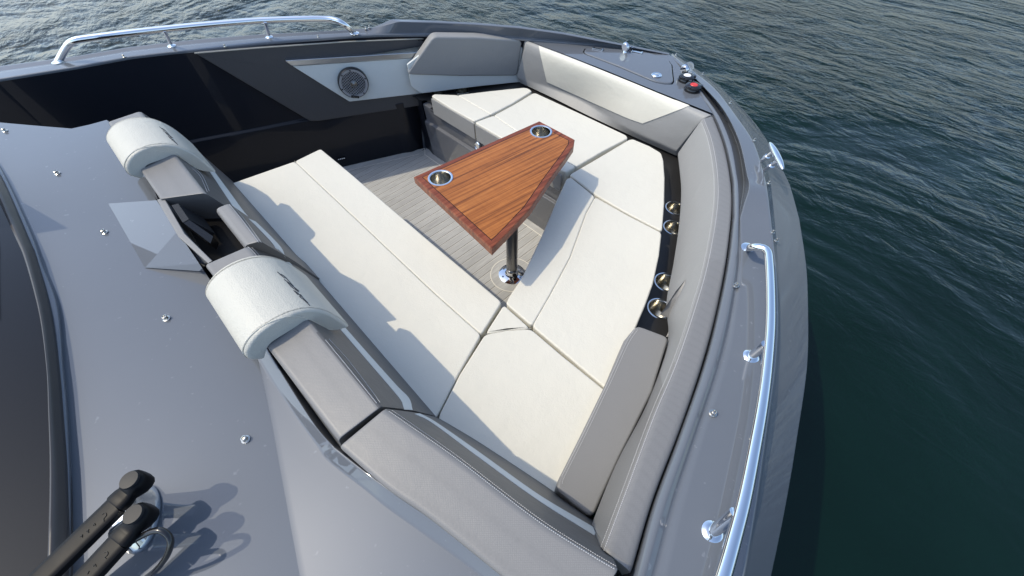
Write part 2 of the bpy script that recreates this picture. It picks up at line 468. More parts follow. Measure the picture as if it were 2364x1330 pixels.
# ------------------------------------------------------------------ the boat
boat = empty('motor_boat', (0, 0, -.45), 'grey open motor boat bow with walkaround cockpit and steel grab rails', 'boat')
# port gunwale -------------------------------------------------------
PI_ = [(-160,212,.892),(-60,192,.888),(0,182,.885),(169,155,.88),(300,131,.875),(386,121,.87),(450,115,.867),(600,99,.855),(801,84,.828),(859,81,.815),(904,80,.80),(1000,80,.775),(1100,83,.745),(1200,89,.718),(1300,98,.708),(1450,109,.702),(1545,127,.70)]
PO_ = [(-160,180,.893),(-60,163,.89),(0,152,.888),(169,130,.885),(300,108,.88),(386,98,.877),(450,91,.874),(600,79,.862),(801,69,.838),(859,64,.83),(904,44,.862),(1000,47,.838),(1100,52,.808),(1200,60,.782),(1300,74,.762),(1450,103,.728),(1545,122,.705)]
def lerp2(A, B, k, dz=0.): return [(a[0]+(b[0]-a[0])*k, a[1]+(b[1]-a[1])*k, a[2]+(b[2]-a[2])*k+dz) for a, b in zip(A, B)]
PB_ = [(p[0], p[1]-2, p[2]+.002) if i > 8 else lerp2([PI_[i]], [PO_[i]], .5)[0] for i, p in enumerate(PI_)]
PB2 = [(p[0], p[1]-3, p[2]+.003) if i > 8 else (lerp2([PI_[i]], [PO_[i]], .56, -.006)[0]) for i, p in enumerate(PI_)]
PT_ = [(p[0]+(16 if i == 10 else 0), p[1]+(6 if i == 10 else 5), p[2]-.002) if i > 9 else lerp2([PI_[i]], [PO_[i]], .93)[0] for i, p in enumerate(PO_)]
def lin_s(r, n):
    r = [Vector(p) for p in r]; out = []
    for i in range(n):
        t = i/(n-1)*(len(r)-1); j = min(int(t), len(r)-2); out.append(r[j].lerp(r[j+1], t-j))
    return out
pI, pB, pB2, pT, pO = map(Q, (PI_, PB_, PB2, PT_, PO_))
for L in (pI, pB, pB2, pT, pO):            # the side carries on aft past the windscreen
    d = (L[0]-L[2]).normalized(); L.insert(0, L[0]+d*2.6)
pI0 = [p+Vector((0, 0, -.012)) for p in pI]
pH1 = [p+Vector((-.03, .01, -.10)) for p in pO]; pH2 = [p+Vector((.02, -.01, 0)) for p in pO]
for p in pH2: p.z = -.8
rloft('gunwale', [pI0, pI, pB, pB2, pT, pO, pH1, pH2], [0, .008, .004, .004, .004, .006, .02, 0], 129, 'gelcoat_grey', boat, samp=lin_s)
# starboard gunwale ---------------------------------------------------
zc = [.70, .70, .70, .70, .71, .725, .737, .75, .77, .79, .81, .84, .86, .88, .90]
G0 = [(1545,135),(1588,180),(1612,215),(1648,265),(1675,330),(1691,405),(1694,440),(1695,497),(1684,598),(1660,720),(1628,840),(1568,1010),(1512,1160),(1463,1330),(1400,1500)]
Ga = [(1546,133),(1590,177),(1615,207),(1659,267),(1686,331),(1700,405),(1704,440),(1705,497),(1699,600),(1680,720),(1648,840),(1588,1010),(1534,1160),(1484,1330),(1425,1500)]
Gb = [(1548,132),(1592,175),(1620,201),(1668,263),(1701,331),(1716,405),(1716,440),(1707,500),(1706,602),(1690,720),(1662,840),(1606,1010),(1556,1160),(1510,1330),(1455,1500)]
Gc = [(1549,131),(1594,172),(1618,194),(1668,250),(1705,322),(1724,400),(1729,437),(1709,503),(1712,604),(1698,720),(1676,840),(1622,1010),(1577,1160),(1535,1330),(1485,1500)]
G2 = [(1550,127),(1598,163),(1650,205),(1702,272),(1740,331),(1765,410),(1771,440),(1779,505),(1789,610),(1795,720),(1789,840),(1766,1010),(1745,1160),(1716,1330),(1680,1500)]
G2b = [(1551,125),(1600,160),(1658,204),(1713,270),(1752,331),(1776,410),(1781,440),(1788,505),(1796,610),(1801,720),(1796,840),(1773,1010),(1752,1160),(1723,1330),(1688,1500)]
G3 = [(1552,122),(1605,157),(1668,205),(1732,270),(1776,331),(1817,410),(1829,440),(1847,505),(1863,610),(1868,720),(1866,845),(1843,1010),(1818,1160),(1783,1330),(1740,1500)]
def gz(px, dz): return [q(p[0], p[1], zc[i]+(dz[i] if isinstance(dz, list) else dz)) for i, p in enumerate(px)]
k7 = [1]*7+[0]*8
g0, ga = gz(G0, 0.), gz(Ga, [.0, .006]+[.012]*13)
gb = gz(Gb, [0, -.01, -.03, -.03, -.03, -.03, -.025, 0]+[-.004]*7); gc = gz(Gc, [.0, .01, .02, .035, .035, .035, .035, .012]+[.004]*7)
g2 = gz(G2, [0, .008, .02, .03, .03, .03, .03, .025]+[.012]*7); g2b = gz(G2b, [-.003, -.006, -.012]+[-.01]*5+[0]*7); g3 = gz(G3, [-.01, -.04, -.07]+[-.10]*12)
g00 = [p+Vector((0, 0, -.16)) for p in g0]
gh = [p+Vector((-.10, -.05, 0)) for p in g3]
for p in gh: p.z = -.8
def smooth_px(r, n):
    return cr(r, n)
def mono(r, n):      # smooth except around the tip of the recess
    a = cr(r, n); l = lin_s(r, n); out = []
    for i in range(n):
        t = i/(n-1)*(len(r)-1); w = max(0., 1-abs(t-7)/1.2); out.append(a[i].lerp(l[i], w))
    return out
rloft('gunwale', [g00, g0, ga, gb, gc, g2, g2b, g3, gh], [0, .006, .008, .006, .006, .008, .004, .012, 0], 141, 'gelcoat_grey', boat, samp=mono)
bpy.data.objects['gunwale.001']['label'] = 'starboard gunwale with long sunken recess and stepped outer edge'
bpy.data.objects['gunwale']['label'] = 'port gunwale with raised lip towards the bow'
# bow deck and anchor hatch ---------------------------------------------
bd = Q([(1205,89),(1300,124),(1400,163),(1500,204),(1590,240),(1645,262),(1650,268),(1614,214),(1590,180),(1547,127),(1500,115),(1450,108.5),(1330,100),(1240,92)], .702)
hatch_px = [(1346,120),(1350,113),(1366,110.5),(1432,115),(1490,121),(1520,130),(1545,142),(1552,151),(1556,189),(1552,195),(1535,195),(1514,191),(1500,186),(1430,156),(1364,131),(1351,126)]
hp = ccw(Q(hatch_px, .702))
fill('bow_deck', bd, [inset(hp, -.001)], 'gelcoat_grey', boat)
bg = [p-Vector((0, 0, .03)) for p in hp]
fill('hatch_gutter', inset(bg, -.014), [], 'black_matte', boat)
hatch = slab('anchor_hatch', [[p+Vector((0, 0, .006)) for p in inset(hp, .0045)]], .03, .007, 'gelcoat_grey', boat)
mb = MB(); mb.lathe(q(1516,173,.711), (0,0,1), [(.0,.004),(.012,.004),(.016,.001),(.022,.003),(.027,.003),(.03,0)], 24, cap=False); mb.build('latch', 'chrome', hatch)
for hx, hy in ((1380,113),(1470,120)):
    mb = MB(); p = q(hx, hy, .712); d = (q(hx+18, hy+4, .712)-p).normalized(); n_ = Vector((-d.y, d.x, 0))
    mb.box(p, d*.035, n_*.006, (0, 0, .002)); mb.tube([p-d*.03-n_*.01, p-d*.03+n_*.016], .004, 8); mb.tube([p+d*.03-n_*.01, p+d*.03+n_*.016], .004, 8)
    mb.build('hinge', 'chrome', hatch)
# deck lights and filler caps -----------------------------------------------
for lx, ly in ((1447,106),(1583,158)):
    b0 = q(lx-5, ly+4, .735); ax = (q(lx+13, ly-8, .75)-b0); ax.z = .012; ax.normalize()
    mb = MB(); mb.lathe(b0-ax*.002, ax, [(.0,.0),(.022,.0),(.026,.006),(.026,.016),(.02,.016),(.0,.004)], 20, cap=False)
    mb.lathe(b0+Vector((0,0,-.04))+ax*.01, (0,0,1), [(.016,0),(.013,.012),(.009,.02)], 16)
    lamp = mb.build('deck_light', 'chrome', boat)
    mb = MB(); mb.lathe(b0+ax*.015, ax, [(.027,0),(.028,.02),(.025,.036),(.016,.048),(.001,.053)], 20); mb.build('lens', 'clear_lens', lamp)
    mb = MB(); mb.lathe(b0+ax*.016, ax, [(.0,.002),(.008,.004),(.010,.0),(.02,.001)], 14, cap=False); mb.build('reflector', 'white_plastic', lamp)
for lx, ly, mt, lb in ((1583,186,'white_plastic','black filler cap with white centre'),(1598,208,'red_plastic','black filler cap with red centre')):
    p = q(lx, ly, .702); mb = MB()
    mb.lathe(p, (0,0,1), [(.046,0),(.046,.006),(.040,.008),(.038,.014),(.044,.016),(.044,.024),(.036,.03),(.026,.032),(.024,.029),(.0,.029)], 28, cap=False)
    for k in range(3):
        a = k*2.09+.5; mb.box(p+Vector((math.cos(a)*.041, math.sin(a)*.041, .028)), (math.cos(a)*.006, math.sin(a)*.006, 0), (-math.sin(a)*.008, math.cos(a)*.008, 0), (0, 0, .004))
    cap = mb.build('filler_cap', 'black_gloss', boat); cap['label'] = lb
    mb = MB(); mb.lathe(p+Vector((0,0,.0292)), (0,0,1), [(.021,0),(.019,.002),(.0,.003)], 20, cap=False); mb.build('centre_disc', mt, cap)
# grab rails ------------------------------------------------------------------
def post(foot, top, r, parent):
    mb = MB(); foot, top = Vector(foot), Vector(top)
    mb.tube([foot, top], r, 14); mb.lathe(foot, (0,0,1), [(.021,.0),(.021,.003),(.017,.006),(r+.002,.008)], 22)
    return mb.build('post', 'chrome', parent)
path = Q([(134,143,.884),(148,118,.93),(160,101,.965),(172,94,.978),(192,90,.98),(300,76,.975),(382,67,.968),(460,59,.962),(540,52,.955),(611,47,.948),(700,44,.937),(752,44,.928),(775,47,.922),(790,54,.91),(806,66,.877),(818,77,.838)])
mb = MB(); mb.tube(arc(path, 90), .0145, 16); r1 = mb.build('grab_rail', 'chrome', boat); r1['label'] = 'port steel grab rail on two short posts'
post(q(397,107,.873), q(379,70,.966), .009, r1); post(q(622,87,.852), q(612,50,.946), .009, r1)
mb = MB()
for px_ in ((134,144,.884),(819,78,.836)):
    mb = MB(); mb.lathe(q(*px_), (0,0,1), [(.026,0),(.026,.003),(.016,.007)], 20); mb.build('foot_flange', 'chrome', r1)
path = Q([(1727,574,.762),(1731,573,.80),(1736,571,.835),(1750,571,.85),(1764,574,.855),(1772,582,.857),(1775,600,.86),(1778,660,.87),(1778,750,.883),(1770,850,.90),(1758,940,.915),(1740,1040,.927),(1718,1150,.94),(1692,1250,.95),(1669,1330,.958),(1630,1450,.965)])
mb = MB(); mb.tube(arc(path, 110), .0128, 18); r2 = mb.build('grab_rail', 'chrome', boat); r2['label'] = 'starboard steel grab rail on raked posts'
post(q(1733,824,.814), q(1768,795,.892), .011, r2); post(q(1644,1230,.874), q(1698,1185,.944), .011, r2)
mb = MB(); mb.lathe(q(1728,574,.768), (0,0,1), [(.026,0),(.026,.003),(.016,.007)], 20); mb.build('foot_flange', 'chrome', r2)
# cleat -------------------------------------------------------------------------
mb = MB(); bar = [q(1777,330,.80), q(1787,348,.803), q(1795,364,.804), q(1802,378,.803), q(1807,392,.80)]
mb.tube(arc(bar, 15), [.004+.0095*math.sin(math.pi*min(1, max(0, i/14)))**.55 for i in range(15)], 14)
for a, b_ in (((1757,372,.738),(1786,350,.80)),((1767,392,.736),(1796,372,.80))):
    A, B_ = q(*a), q(*b_); mb.tube([A, B_], .0085, 12)
    mb.tube([A.lerp(B_, .38), A.lerp(B_, .52)], [.013, .013], 12); mb.tube([A.lerp(B_, .30), A.lerp(B_, .36)], [.011, .011], 12)
mb.build('mooring_cleat', 'chrome', boat)
# snap studs -----------------------------------------------------------------------
studs = [(12,303,ZD),(133,401,ZD),(242,537,ZD),(385,736,ZD),(568,1015,ZD),(1645,955,.838),(1698,660,.785),(1685,239,.72),(1741,325,.735),(1774,424,.757),(1783,537,.775),(1792,556,.77),(1622,172,.705),(1560,128,.705),(287,132,.876),(735,86,.838),(520,108,.862),(845,67,.833),(853,64,.834)]
for i, st in enumerate(studs):
    p = ql(st[0], st[1]) if i < 5 else q(*st); mb = MB(); k = 1. if i < 7 else .8
    mb.lathe(p, (0,0,1), [(.0095*k,0),(.0095*k,.0015),(.006*k,.003),(.0048*k,.006),(.0062*k,.008),(.0062*k,.011),(.004*k,.012),(.003*k,.0095),(.0,.0095)], 16, cap=False)
    mb.build('snap_stud', 'steel', boat)

# cockpit sole ------------------------------------------------------------------
mk('cockpit_sole', [(-3.3, -4.2, 0), (.7, -4.2, 0), (.7, .5, 0), (-1.3, .5, 0), (-1.52, 0, 0)], [(0, 1, 2, 3, 4)], 'teak_planks', boat, 0)
mk('sole_margin', [(-1.30, .352, .002), (.5, .352, .002), (.5, .41, .002), (-1.36, .41, .002)], [(0, 1, 2, 3)], 'teak_margin', boat, 0)
mk('caulk_line', [(-1.30, .346, .0025), (.5, .346, .0025), (.5, .3525, .0025), (-1.30, .3525, .0025)], [(0, 1, 2, 3)], 'caulk', boat, 0)
a = WP+WN*.0; e1 = WP-WD*.2; e0 = WP+WD*1.7
up3 = Vector((0, 0, .0022)); up4 = Vector((0, 0, .003))
mk('sole_margin', [e0+up3, e0+WN*.058+up3, WP+WD*-.055+WN*.058+up3, WP-WD*.12+up3], [(0, 1, 2, 3)], 'teak_margin_side', boat, 0)
mk('caulk_line', [e0+WN*.058+up4, e0+WN*.063+up4, WP-WD*.058+WN*.063+up4, WP-WD*.058+WN*.058+up4], [(0, 1, 2, 3)], 'caulk', boat, 0)
mk('caulk_line', [Vector((-1.297,.349,.003)), Vector((-1.293,.353,.003)), Vector((-1.36,.40,.003)), Vector((-1.364,.396,.003))], [(0, 1, 2, 3)], 'caulk', boat, 0)
ring = MB(); ring.lathe((0, 0, .0015), (0,0,1), [(.078, .0015), (.122, .0015)], 56, cap=False); ring.build('sole_ring', 'teak_margin_side', boat, 0)
ring = MB(); ring.lathe((0, 0, .0015), (0,0,1), [(.122, .002), (.127, .002)], 56, cap=False); ring.build('caulk_line', 'caulk', boat, 0)

PA, PB0, PC = q(1195,176,.475), q(1206,93,.705), qw(938,173,.10)
PN = (PB0-PA).cross(PC-PA).normalized(); PN = PN if PN.x > 0 else -PN
def qp(px, py, off=0.):
    r = ray(px, py); p0 = PA+PN*off
    return CAM + r*((p0-CAM).dot(PN)/r.dot(PN))
# port side lining -----------------------------------------------------------------
tops = [p for p in pI]
base = []; mid = []
for p in tops:
    k = (p-WP).dot(WD); b0 = WP+WD*k; fw_ = min(1, max(0, (p.y-.44)/.2)); b0 = b0.lerp(Vector((p.x-.30, p.y+.06, 0)), fw_)
    if fw_ > 0: p = p+Vector((-.06*fw_, .02*fw_, 0))
    base.append(Vector((b0.x, b0.y, -.02)))
    t_ = p+Vector((-.16*fw_, 0, -.02)); m_ = b0.lerp(Vector((t_.x, t_.y, 0)), .5); mid.append(Vector((m_.x-.006, m_.y, .40)))
topl = [p+Vector((-.002, 0, -.011)) for p in tops]
midb = [m_+WN*.016-Vector((0,0,.012)) for m_ in mid]
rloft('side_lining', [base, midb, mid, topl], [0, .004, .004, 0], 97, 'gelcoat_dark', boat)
def onwall(pxs, off): return [qw(x, y, off) for x, y in pxs]
panel = slab('side_panel', [onwall([(449,123),(600,110),(800,96),(995,88),(1010,120),(975,216),(972,244),(737,280),(716,280)], .022)], .05, .006, 'vinyl_charcoal', boat, up=WN)
mb = MB(); mb.tube([qw(449,123,.024), qw(600,110.5,.024), qw(800,96.5,.024), qw(995,88.5,.024)], .0035, 8); mb.build('piping', 'seam_thread', panel)
slab('speaker_panel', [onwall([(674,152),(962,133),(1000,100),(985,150),(973,216),(807,235)], .036)], .014, .003, 'panel_white', boat, up=WN)
slab('speaker_panel', [[qp(x, y, -.010) for x, y in [(962,133),(990,110),(1206,110),(1205,189),(1100,200),(973,216),(950,200),(940,150)]]], .014, .003, 'panel_white', boat, up=PN)
slab('trim_strip', [onwall([(657,140),(967,121),(1010,119),(1010,132),(962,133.5),(674,152.5)], .042)], .02, .003, 'brushed', boat, up=WN)
sc = qw(815,189.5,.037); su = (qw(815,170,.037)-sc).normalized(); sr = su.cross(WN).normalized()
RS = .5*(qw(815,155,.037)-qw(815,224,.037)).length
mb = MB(); mb.lathe(sc, WN, [(RS,0),(RS,.02),(RS*.95,.026),(RS*.9,.022),(0,.010)], 48, cap=False); spk = mb.build('speaker', 'black_gloss', boat)
mb = MB(); mb.lathe(sc+WN*.02, WN, [(RS*.93,0),(RS*.92,.006),(RS*.78,.005),(RS*.76,.001)], 48, cap=False)
hx = RS*.098
i = 0
for r_ in range(-9, 10):
    for c_ in range(-6, 7):
        x = (c_+(.5 if r_ % 2 else 0))*hx*1.72; y = r_*hx*.95
        if (x*x+y*y)**.5 > RS*.80 or (x*x+y*y)**.5 < RS*.22: continue
        ctr = sc+sr*x+su*y+WN*.0235; vs = []
        for rad_, hh in ((1.0, 0.), (.72, .002)):
            for k in range(6):
                a = math.pi/3*k; vs.append(ctr+sr*(math.cos(a)*hx*1.0*rad_)+su*(math.sin(a)*hx*.62*rad_)+WN*(.0025-hh))
        vin = [ctr+sr*(math.cos(math.pi/3*k)*hx*.66)+su*(math.sin(math.pi/3*k)*hx*.44) for k in range(6)]
        mb.add(vs[:6]+vin, [(k, (k+1) % 6, 6+(k+1) % 6, 6+k) for k in range(6)])
mb.build('grille', 'grille_grey', spk, 0)
mb = MB(); mb.lathe(sc+WN*.022, WN, [(RS*.22,0),(RS*.22,.008),(RS*.18,.010),(RS*.15,.006),(RS*.10,.007),(RS*.05,.012),(0,.013)], 28, cap=False); mb.build('tweeter', 'steel_dark', spk)
for a in (.55, 1.85, 2.6, 3.7, 5.6):
    mb = MB(); mb.lathe(sc+WN*.025+(sr*math.cos(a)+su*math.sin(a))*RS*.86, WN, [(RS*.045,0),(RS*.045,.003),(0,.003)], 10, cap=False); mb.build('screw', 'black_gloss', spk)
mb = MB(); mb.box(sc-su*RS*.86+WN*.026+sr*RS*.1, sr*RS*.26, su*RS*.075, WN*.003); bad = mb.build('badge', 'black_gloss', spk, 0)
mb = MB()
for k in range(9): mb.box(sc-su*RS*.86+WN*.0295+sr*(RS*.1+RS*.04*(k-4)), sr*RS*.014, su*RS*.026, WN*.0004)
mb.build('lettering', 'steel_dark', spk, 0)
mb = MB(); p = qw(788,366,.012); hd = -WD
mb.box(p, hd*.028, Vector((0,0,.006)), WN*.004); st = mb.build('step_light', 'black_gloss', boat, 0)
for k in range(4):
    mb = MB(); mb.box(p+hd*(.013*(k-1.5))+WN*.005, hd*.004, Vector((0,0,.003)), WN*.001); mb.build('led', 'led', st, 0)

# bench bases, shelf and cup holders -----------------------------------------------
inner = [(-1.25,.395),(-.6,.395),(.03,.395),(.12,.20),(.22,-.02),(.31,-.22),(.36,-.40)]
lowr = [Vector((x, y-.0, 0)) for x, y in inner]
def ofs(d): return [Vector((x+(d if i > 2 else 0), y+(d if i <= 3 else 0), 0)) for i, (x, y) in enumerate(inner)]
def z_(L, z): return [Vector((p.x, p.y, z)) for p in L]
rloft('bench_base', [z_(ofs(.004), -.01), z_(ofs(-.020), .272), z_(ofs(-.018), .28), z_(ofs(.0), .287), z_(ofs(-.008), .40), z_(ofs(.05), .405)], [0,.004,.003,.003,.004,0], 13, 'gelcoat_base', boat, samp=lin_s)
mk('bench_end', [Vector((-1.25,.395,-.01)), Vector((-1.262,.385,.41)), Vector((-1.30,.50,.41)), Vector((-1.42,.43,.41)), Vector((-1.40,.43,-.01)), Vector((-1.3,.5,-.01))], [(0,1,2,5),(1,3,4,0)], 'gelcoat_dark', boat, 0)
slab('bench_base', [[Vector((-1.16,-.42,.40)), Vector((.45,-.42,.40)), Vector((.45,-.95,.40)), Vector((-1.16,-.95,.40))]], .41, .006, 'gelcoat_base', boat)
gap = MB(); gap.box((-.61, .40, .392), (.56, 0, 0), (0, .012, 0), (0, 0, .010)); gap.build('shadow_gap', 'black_matte', boat, 0)
cups = [(1011,214),(1067,209),(1560,481),(1556,526),(1538,652),(1523,713)]
cc = [q(x, y, ZH) for x, y in cups]
shelf = [Vector(p) for p in ((-1.262,.385,ZH),(-1.40,.37,ZH),(-1.02,1.20,ZH),(.40,1.20,ZH),(.95,.80,ZH),(1.10,.2,ZH),(1.2,-.5,ZH),(.9,-.7,ZH),(.45,-.42,ZH),(.38,-.36,ZH),(.05,.42,ZH),(-1.24,.41,ZH))]
fill('shelf', shelf, [circle(p, .0455) for p in cc], 'shelf_black', boat)
def cup(p, parent, r=.0465):
    mb = MB(); mb.lathe(p, (0,0,1), [(r+.0065,.0005),(r+.006,.003),(r+.001,.0042),(r-.0025,.002),(r-.003,-.004),(r-.004,-.052),(r-.006,-.058)], 40, cap=False)
    o = mb.build('cup_holder', 'chrome', parent, 50)
    mb = MB(); mb.lathe(p, (0,0,1), [(r-.0042,-.006),(r-.005,-.052),(r-.008,-.06),(.012,-.062),(.009,-.07),(0,-.07)], 40, cap=False)
    mb.build('cup_liner', 'steel', o, 50); return o
for p in cc: cup(p, boat)
# shoulder behind the starboard shelf, under the bolster
# drawer pull on the forward bench
mb = MB(); p = qy(1103,337,.378)
mb.lathe(p, (0,-1,.12), [(.028,0),(.028,.004),(.022,.008),(.019,.003),(0,.002)], 26, cap=False); mb.build('drawer_pull', 'chrome', boat)

# ------------------------------------------------------------------ cabin deck, windscreen
Wd = [(-40,330),(8,395),(71,530),(100,610),(135,705),(149,850),(158,950),(165,1100),(166,1250),(165,1330),(160,1450)]
Ws = [(-50,335),(0,405),(62,545),(84,603),(115,721),(132,850),(140,950),(149,1083),(152,1252),(150,1330),(145,1450)]
Wg = [(-80,345),(-22,430),(34,548),(58,607),(89,725),(106,850),(110,950),(113,1083),(109,1252),(104,1330),(95,1450)]
w0, w0b = QL(Wd), QL([(x-4, y+1) for x, y in Wd], .012)
w1, w1b, w2 = QL(Ws, .014), QL(Ws, .023), QL(Wg, .035)
rloft('windscreen_sill', [[p-Vector((0,0,.01)) for p in w0], w0, w0b, w1, [p-Vector((0,0,.03)) for p in w1]], [0,.004,.006,.004,0], 81, 'gelcoat_grey', boat)
seal = rloft('windscreen_seal', [[p-Vector((0,0,.02)) for p in w1], w1b, [ (a+b)/2+Vector((0,0,.012)) for a, b in zip(w1b, w2)], w2, [p-Vector((0,0,.02)) for p in w2]], [0,.004,.01,.004,0], 81, 'rubber', boat)
wt = [Vector((p.x*.93-.05, p.y-.95, 1.09)) for p in w2]; wm = [Vector((p.x*.97-.02, p.y-.45, 1.01)) for p in w2]
rloft('windscreen', [[p-Vector((0,.0,.004)) for p in w2], wm, wt], [0,0,0], 61, 'tinted', boat)
# added tinted pane, shaped so its corner throws the shadow triangle on the deck
KA = math.radians(46); KE = math.radians(55.5)
SUN = Vector((-math.cos(KA)*math.cos(KE), -math.sin(KA)*math.cos(KE), math.sin(KE)))
tip = ql(157,527); pane_top = tip + SUN*(.55/SUN.z)
lo0, lo1 = ql(-30,425), ql(28,545)
lo0.z += .02; lo1.z += .02
pane_b = [lo1, lo0, pane_top]
nrm = (pane_b[1]-pane_b[0]).cross(pane_b[2]-pane_b[0]).normalized()
mk('shadow_pane', pane_b+[p-nrm*.006 for p in pane_b], [(0,1,2),(5,4,3),(0,3,4,1),(1,4,5,2),(2,5,3,0)], 'tinted', boat, 0)

crease = [(598,838),(622,950),(650,1100),(692,1330),(715,1460)]
cA, cB = ql(*crease[0]), ql(*crease[-1]); cd = (cB-cA); cd.z = 0; cd.normalize(); cn = Vector((-cd.y, cd.x, 0)); cn = cn if cn.x > 0 or cn.y > 0 else -cn
if (q(760,1064,ZD)-cA).dot(cn) < 0: cn = -cn
TILT = .17
def qd(x, y):
    z = ZD
    for _ in range(6):
        p = q(x, y, z); z = zl(p)+TILT*max(0, (p-cA).dot(cn))
    return q(x, y, z)
L0 = [(480,612),(560,760),(612,850),(676,949),(732,1026),(761,1064),(850,1134),(900,1175),(1040,1275),(1120,1335),(1290,1460)]
L1 = [(494,608),(590,760),(644,850),(721,972),(766,1026),(784,1042),(850,1094),(900,1130),(1038,1222),(1172,1332),(1330,1445)]
L2 = [(500,607),(605,760),(660,850),(743,970),(779,1017),(791,1028),(850,1078),(900,1117),(1035,1212),(1181,1330),(1340,1440)]
deckl = QL([(-160,262),(0,283),(80,290),(165,297),(206,288),(246,277),(300,345),(345,410),(365,462),(480,612),(560,760)]) + QL(crease) + QL([(600,1600),(200,1600)]+Wd[::-1]+[(-200,290)])
fill('cabin_deck', deckl, [], 'gelcoat_grey', boat)
cre = QL(crease); lr = [qd(*p) for p in L0[2:]]
def smp(r, n): return cr(r, n)
strip = [c_+cn*.012+Vector((0,0,.012*(TILT*.5-.116))) for c_ in cre]
rloft('cabin_deck', [cre, strip, [qd(*p) for p in ((612,850),(740,1035),(900,1175),(1120,1335),(1290,1460))]], [0,0,0], 41, 'gelcoat_grey', boat)
bpy.data.objects['cabin_deck.001']['label'] = 'sun-bright starboard slope of the cabin deck'
lo = [qd(*p) for p in L0]; l1 = [q(x, y, a.z+.020) for (x, y), a in zip(L1, lo)]; l2 = [q(x, y, a.z-.03) for (x, y), a in zip(L2, lo)]
rloft('coaming_lip', [[p+Vector((-.004,-.016,-.0035)) for p in lo], lo, l1, l2], [0,.006,.006,0], 101, 'gelcoat_grey', boat)
# port part of the lip
lpo = QL([(246,277),(300,345),(345,410),(368,458)]); lpi = Q([(257,284),(318,345),(362,405),(382,452)], .915); lpd = [p+Vector((.0,.03,-.12)) for p in lpi]
rloft('coaming_lip', [[p-Vector((0,0,.02)) for p in lpo], lpo, lpi, lpd], [0,.008,.008,0], 41, 'gelcoat_grey', boat)
# skirt of the deck towards the port walkway
sk = QL([(-160,262),(0,283),(80,290),(165,297),(206,288),(246,277)])
rloft('deck_skirt', [sk, [p+Vector((-.03,.03,-.03)) for p in sk], [Vector((p.x+.05, p.y, 0)) for p in sk]], [0,.02,0], 41, 'gelcoat_dark', boat, samp=lin_s)
mk('cabin_front', [Vector((-1.16,-1.125,0)), Vector((1.2,-1.125,0)), Vector((1.2,-1.125,.84)), Vector((-1.16,-1.125,.84))], [(0,1,2,3)], 'black_matte', boat, 0)
# faceted pod behind the tray
A, B_, Fp, C_, D_, E_ = ql(250,470,.002), q(365,462,.918), q(407,537,.918), q(480,607,.915), ql(460,626,.002), ql(335,618,.002)
B0, C0 = q(372,470,.868), q(482,614,.868)
mk('deck_pod', [A, B_, Fp, C_, D_, E_, B_-Vector((0,-.02,.07)), C_-Vector((0,-.02,.07)), Fp-Vector((0,-.02,.07))], [(0,1,2,5),(5,2,3,4),(0,6,1),(3,7,4)], 'gelcoat_grey', boat, 20)
# tray between the backrests
rim_o = Q([(362,462),(411,546),(480,608)], .936); rim_i = Q([(378,455),(426,539),(490,602)], .938)
rim_b = [p+Vector((0,0,-.09)) for p in rim_i]
tray = rloft('phone_tray', [[p-Vector((0,0,.03)) for p in rim_o], rim_o, rim_i, rim_b], [0,.003,.003,0], 21, 'weave_fine', boat, samp=lin_s)
mk('tray_well', [Vector(p) for p in ((-.52,-1.13,.85),(-.02,-1.13,.85),(-.02,-.96,.83),(-.52,-.96,.83),(-.52,-1.13,.935),(-.02,-1.13,.93))], [(0,1,2,3),(0,4,5,1)], 'black_matte', tray, 0)

# ------------------------------------------------------------------ seats
def seat(name, cells, label, cat='seat cushion', group='white seat cushions round the cockpit', mat='vinyl_white', z=ZS, thick=.115, bev=.007):
    C3 = [Q(cl, z) for cl in cells]; allp = [p for cl in C3 for p in cl]; ce = sum(allp, Vector())/len(allp); ce.z = z-thick
    o = slab(name, C3, thick, bev, mat, loc=ce); tag(o, label, cat, group); return o
def seam(o, pxs, z=ZS):
    mb = MB(); mb.tube(lin_s([q(x, y, z-.0045) for x, y in pxs], 40), .0016, 6); mb.build('seam', 'seam_thread', o)
aft = seat('seat_cushion', [[(740,343),(800,392),(969,537),(1159,697),(1111,773),(1000,674),(850,532),(680,372)],
      [(680,372),(850,532),(1000,674),(1111,773),(1060,862),(1010,958),(985,990),(497,436)]], 'long white bench cushion in front of the aft backrest')
# its back edge runs on under the backrest
cor = seat('seat_cushion', [[(1163,703),(1226,759),(1170,762),(1119,772)],
      [(1119,772),(1170,762),(1226,759),(1300,822),(1392,896),(1400,905),(1320,1170),(1375,1215),(1340,1225),(1180,1110),(1014,990),(1012,960),(1061,864)]], 'square white corner cushion at the starboard aft end of the seating')
sid = seat('seat_cushion', [[(1167,700),(1180,677),(1205,640),(1250,545),(1285,462),(1308,412),(1318,409),(1374,454),(1353,492),(1316,594),(1270,680),(1228,753)],
      [(1228,753),(1270,680),(1316,594),(1353,492),(1374,454),(1450,497),(1528,537),(1522,590),(1508,655),(1490,705),(1470,752),(1405,905),(1394,893)]], 'curved white side cushion beside the four starboard cup holders')
fws = seat('seat_cushion', [[(1377,451),(1314,403),(1380,365),(1452,322),(1462,321),(1500,337),(1527,353),(1532,370),(1535,410),(1534,470),(1529,534),(1450,493)]], 'five sided white cushion in the starboard bow corner')
fwc = seat('seat_cushion', [[(1096,282),(1140,266),(1190,300),(1245,337),(1330,385),(1306,398),(1200,343)],[(1140,266),(1185,242),(1230,215),(1238,215),(1340,262),(1446,312),(1450,319),(1390,350),(1330,385),(1245,337),(1190,300)]], 'wide white cushion against the forward backrest, half behind the table')
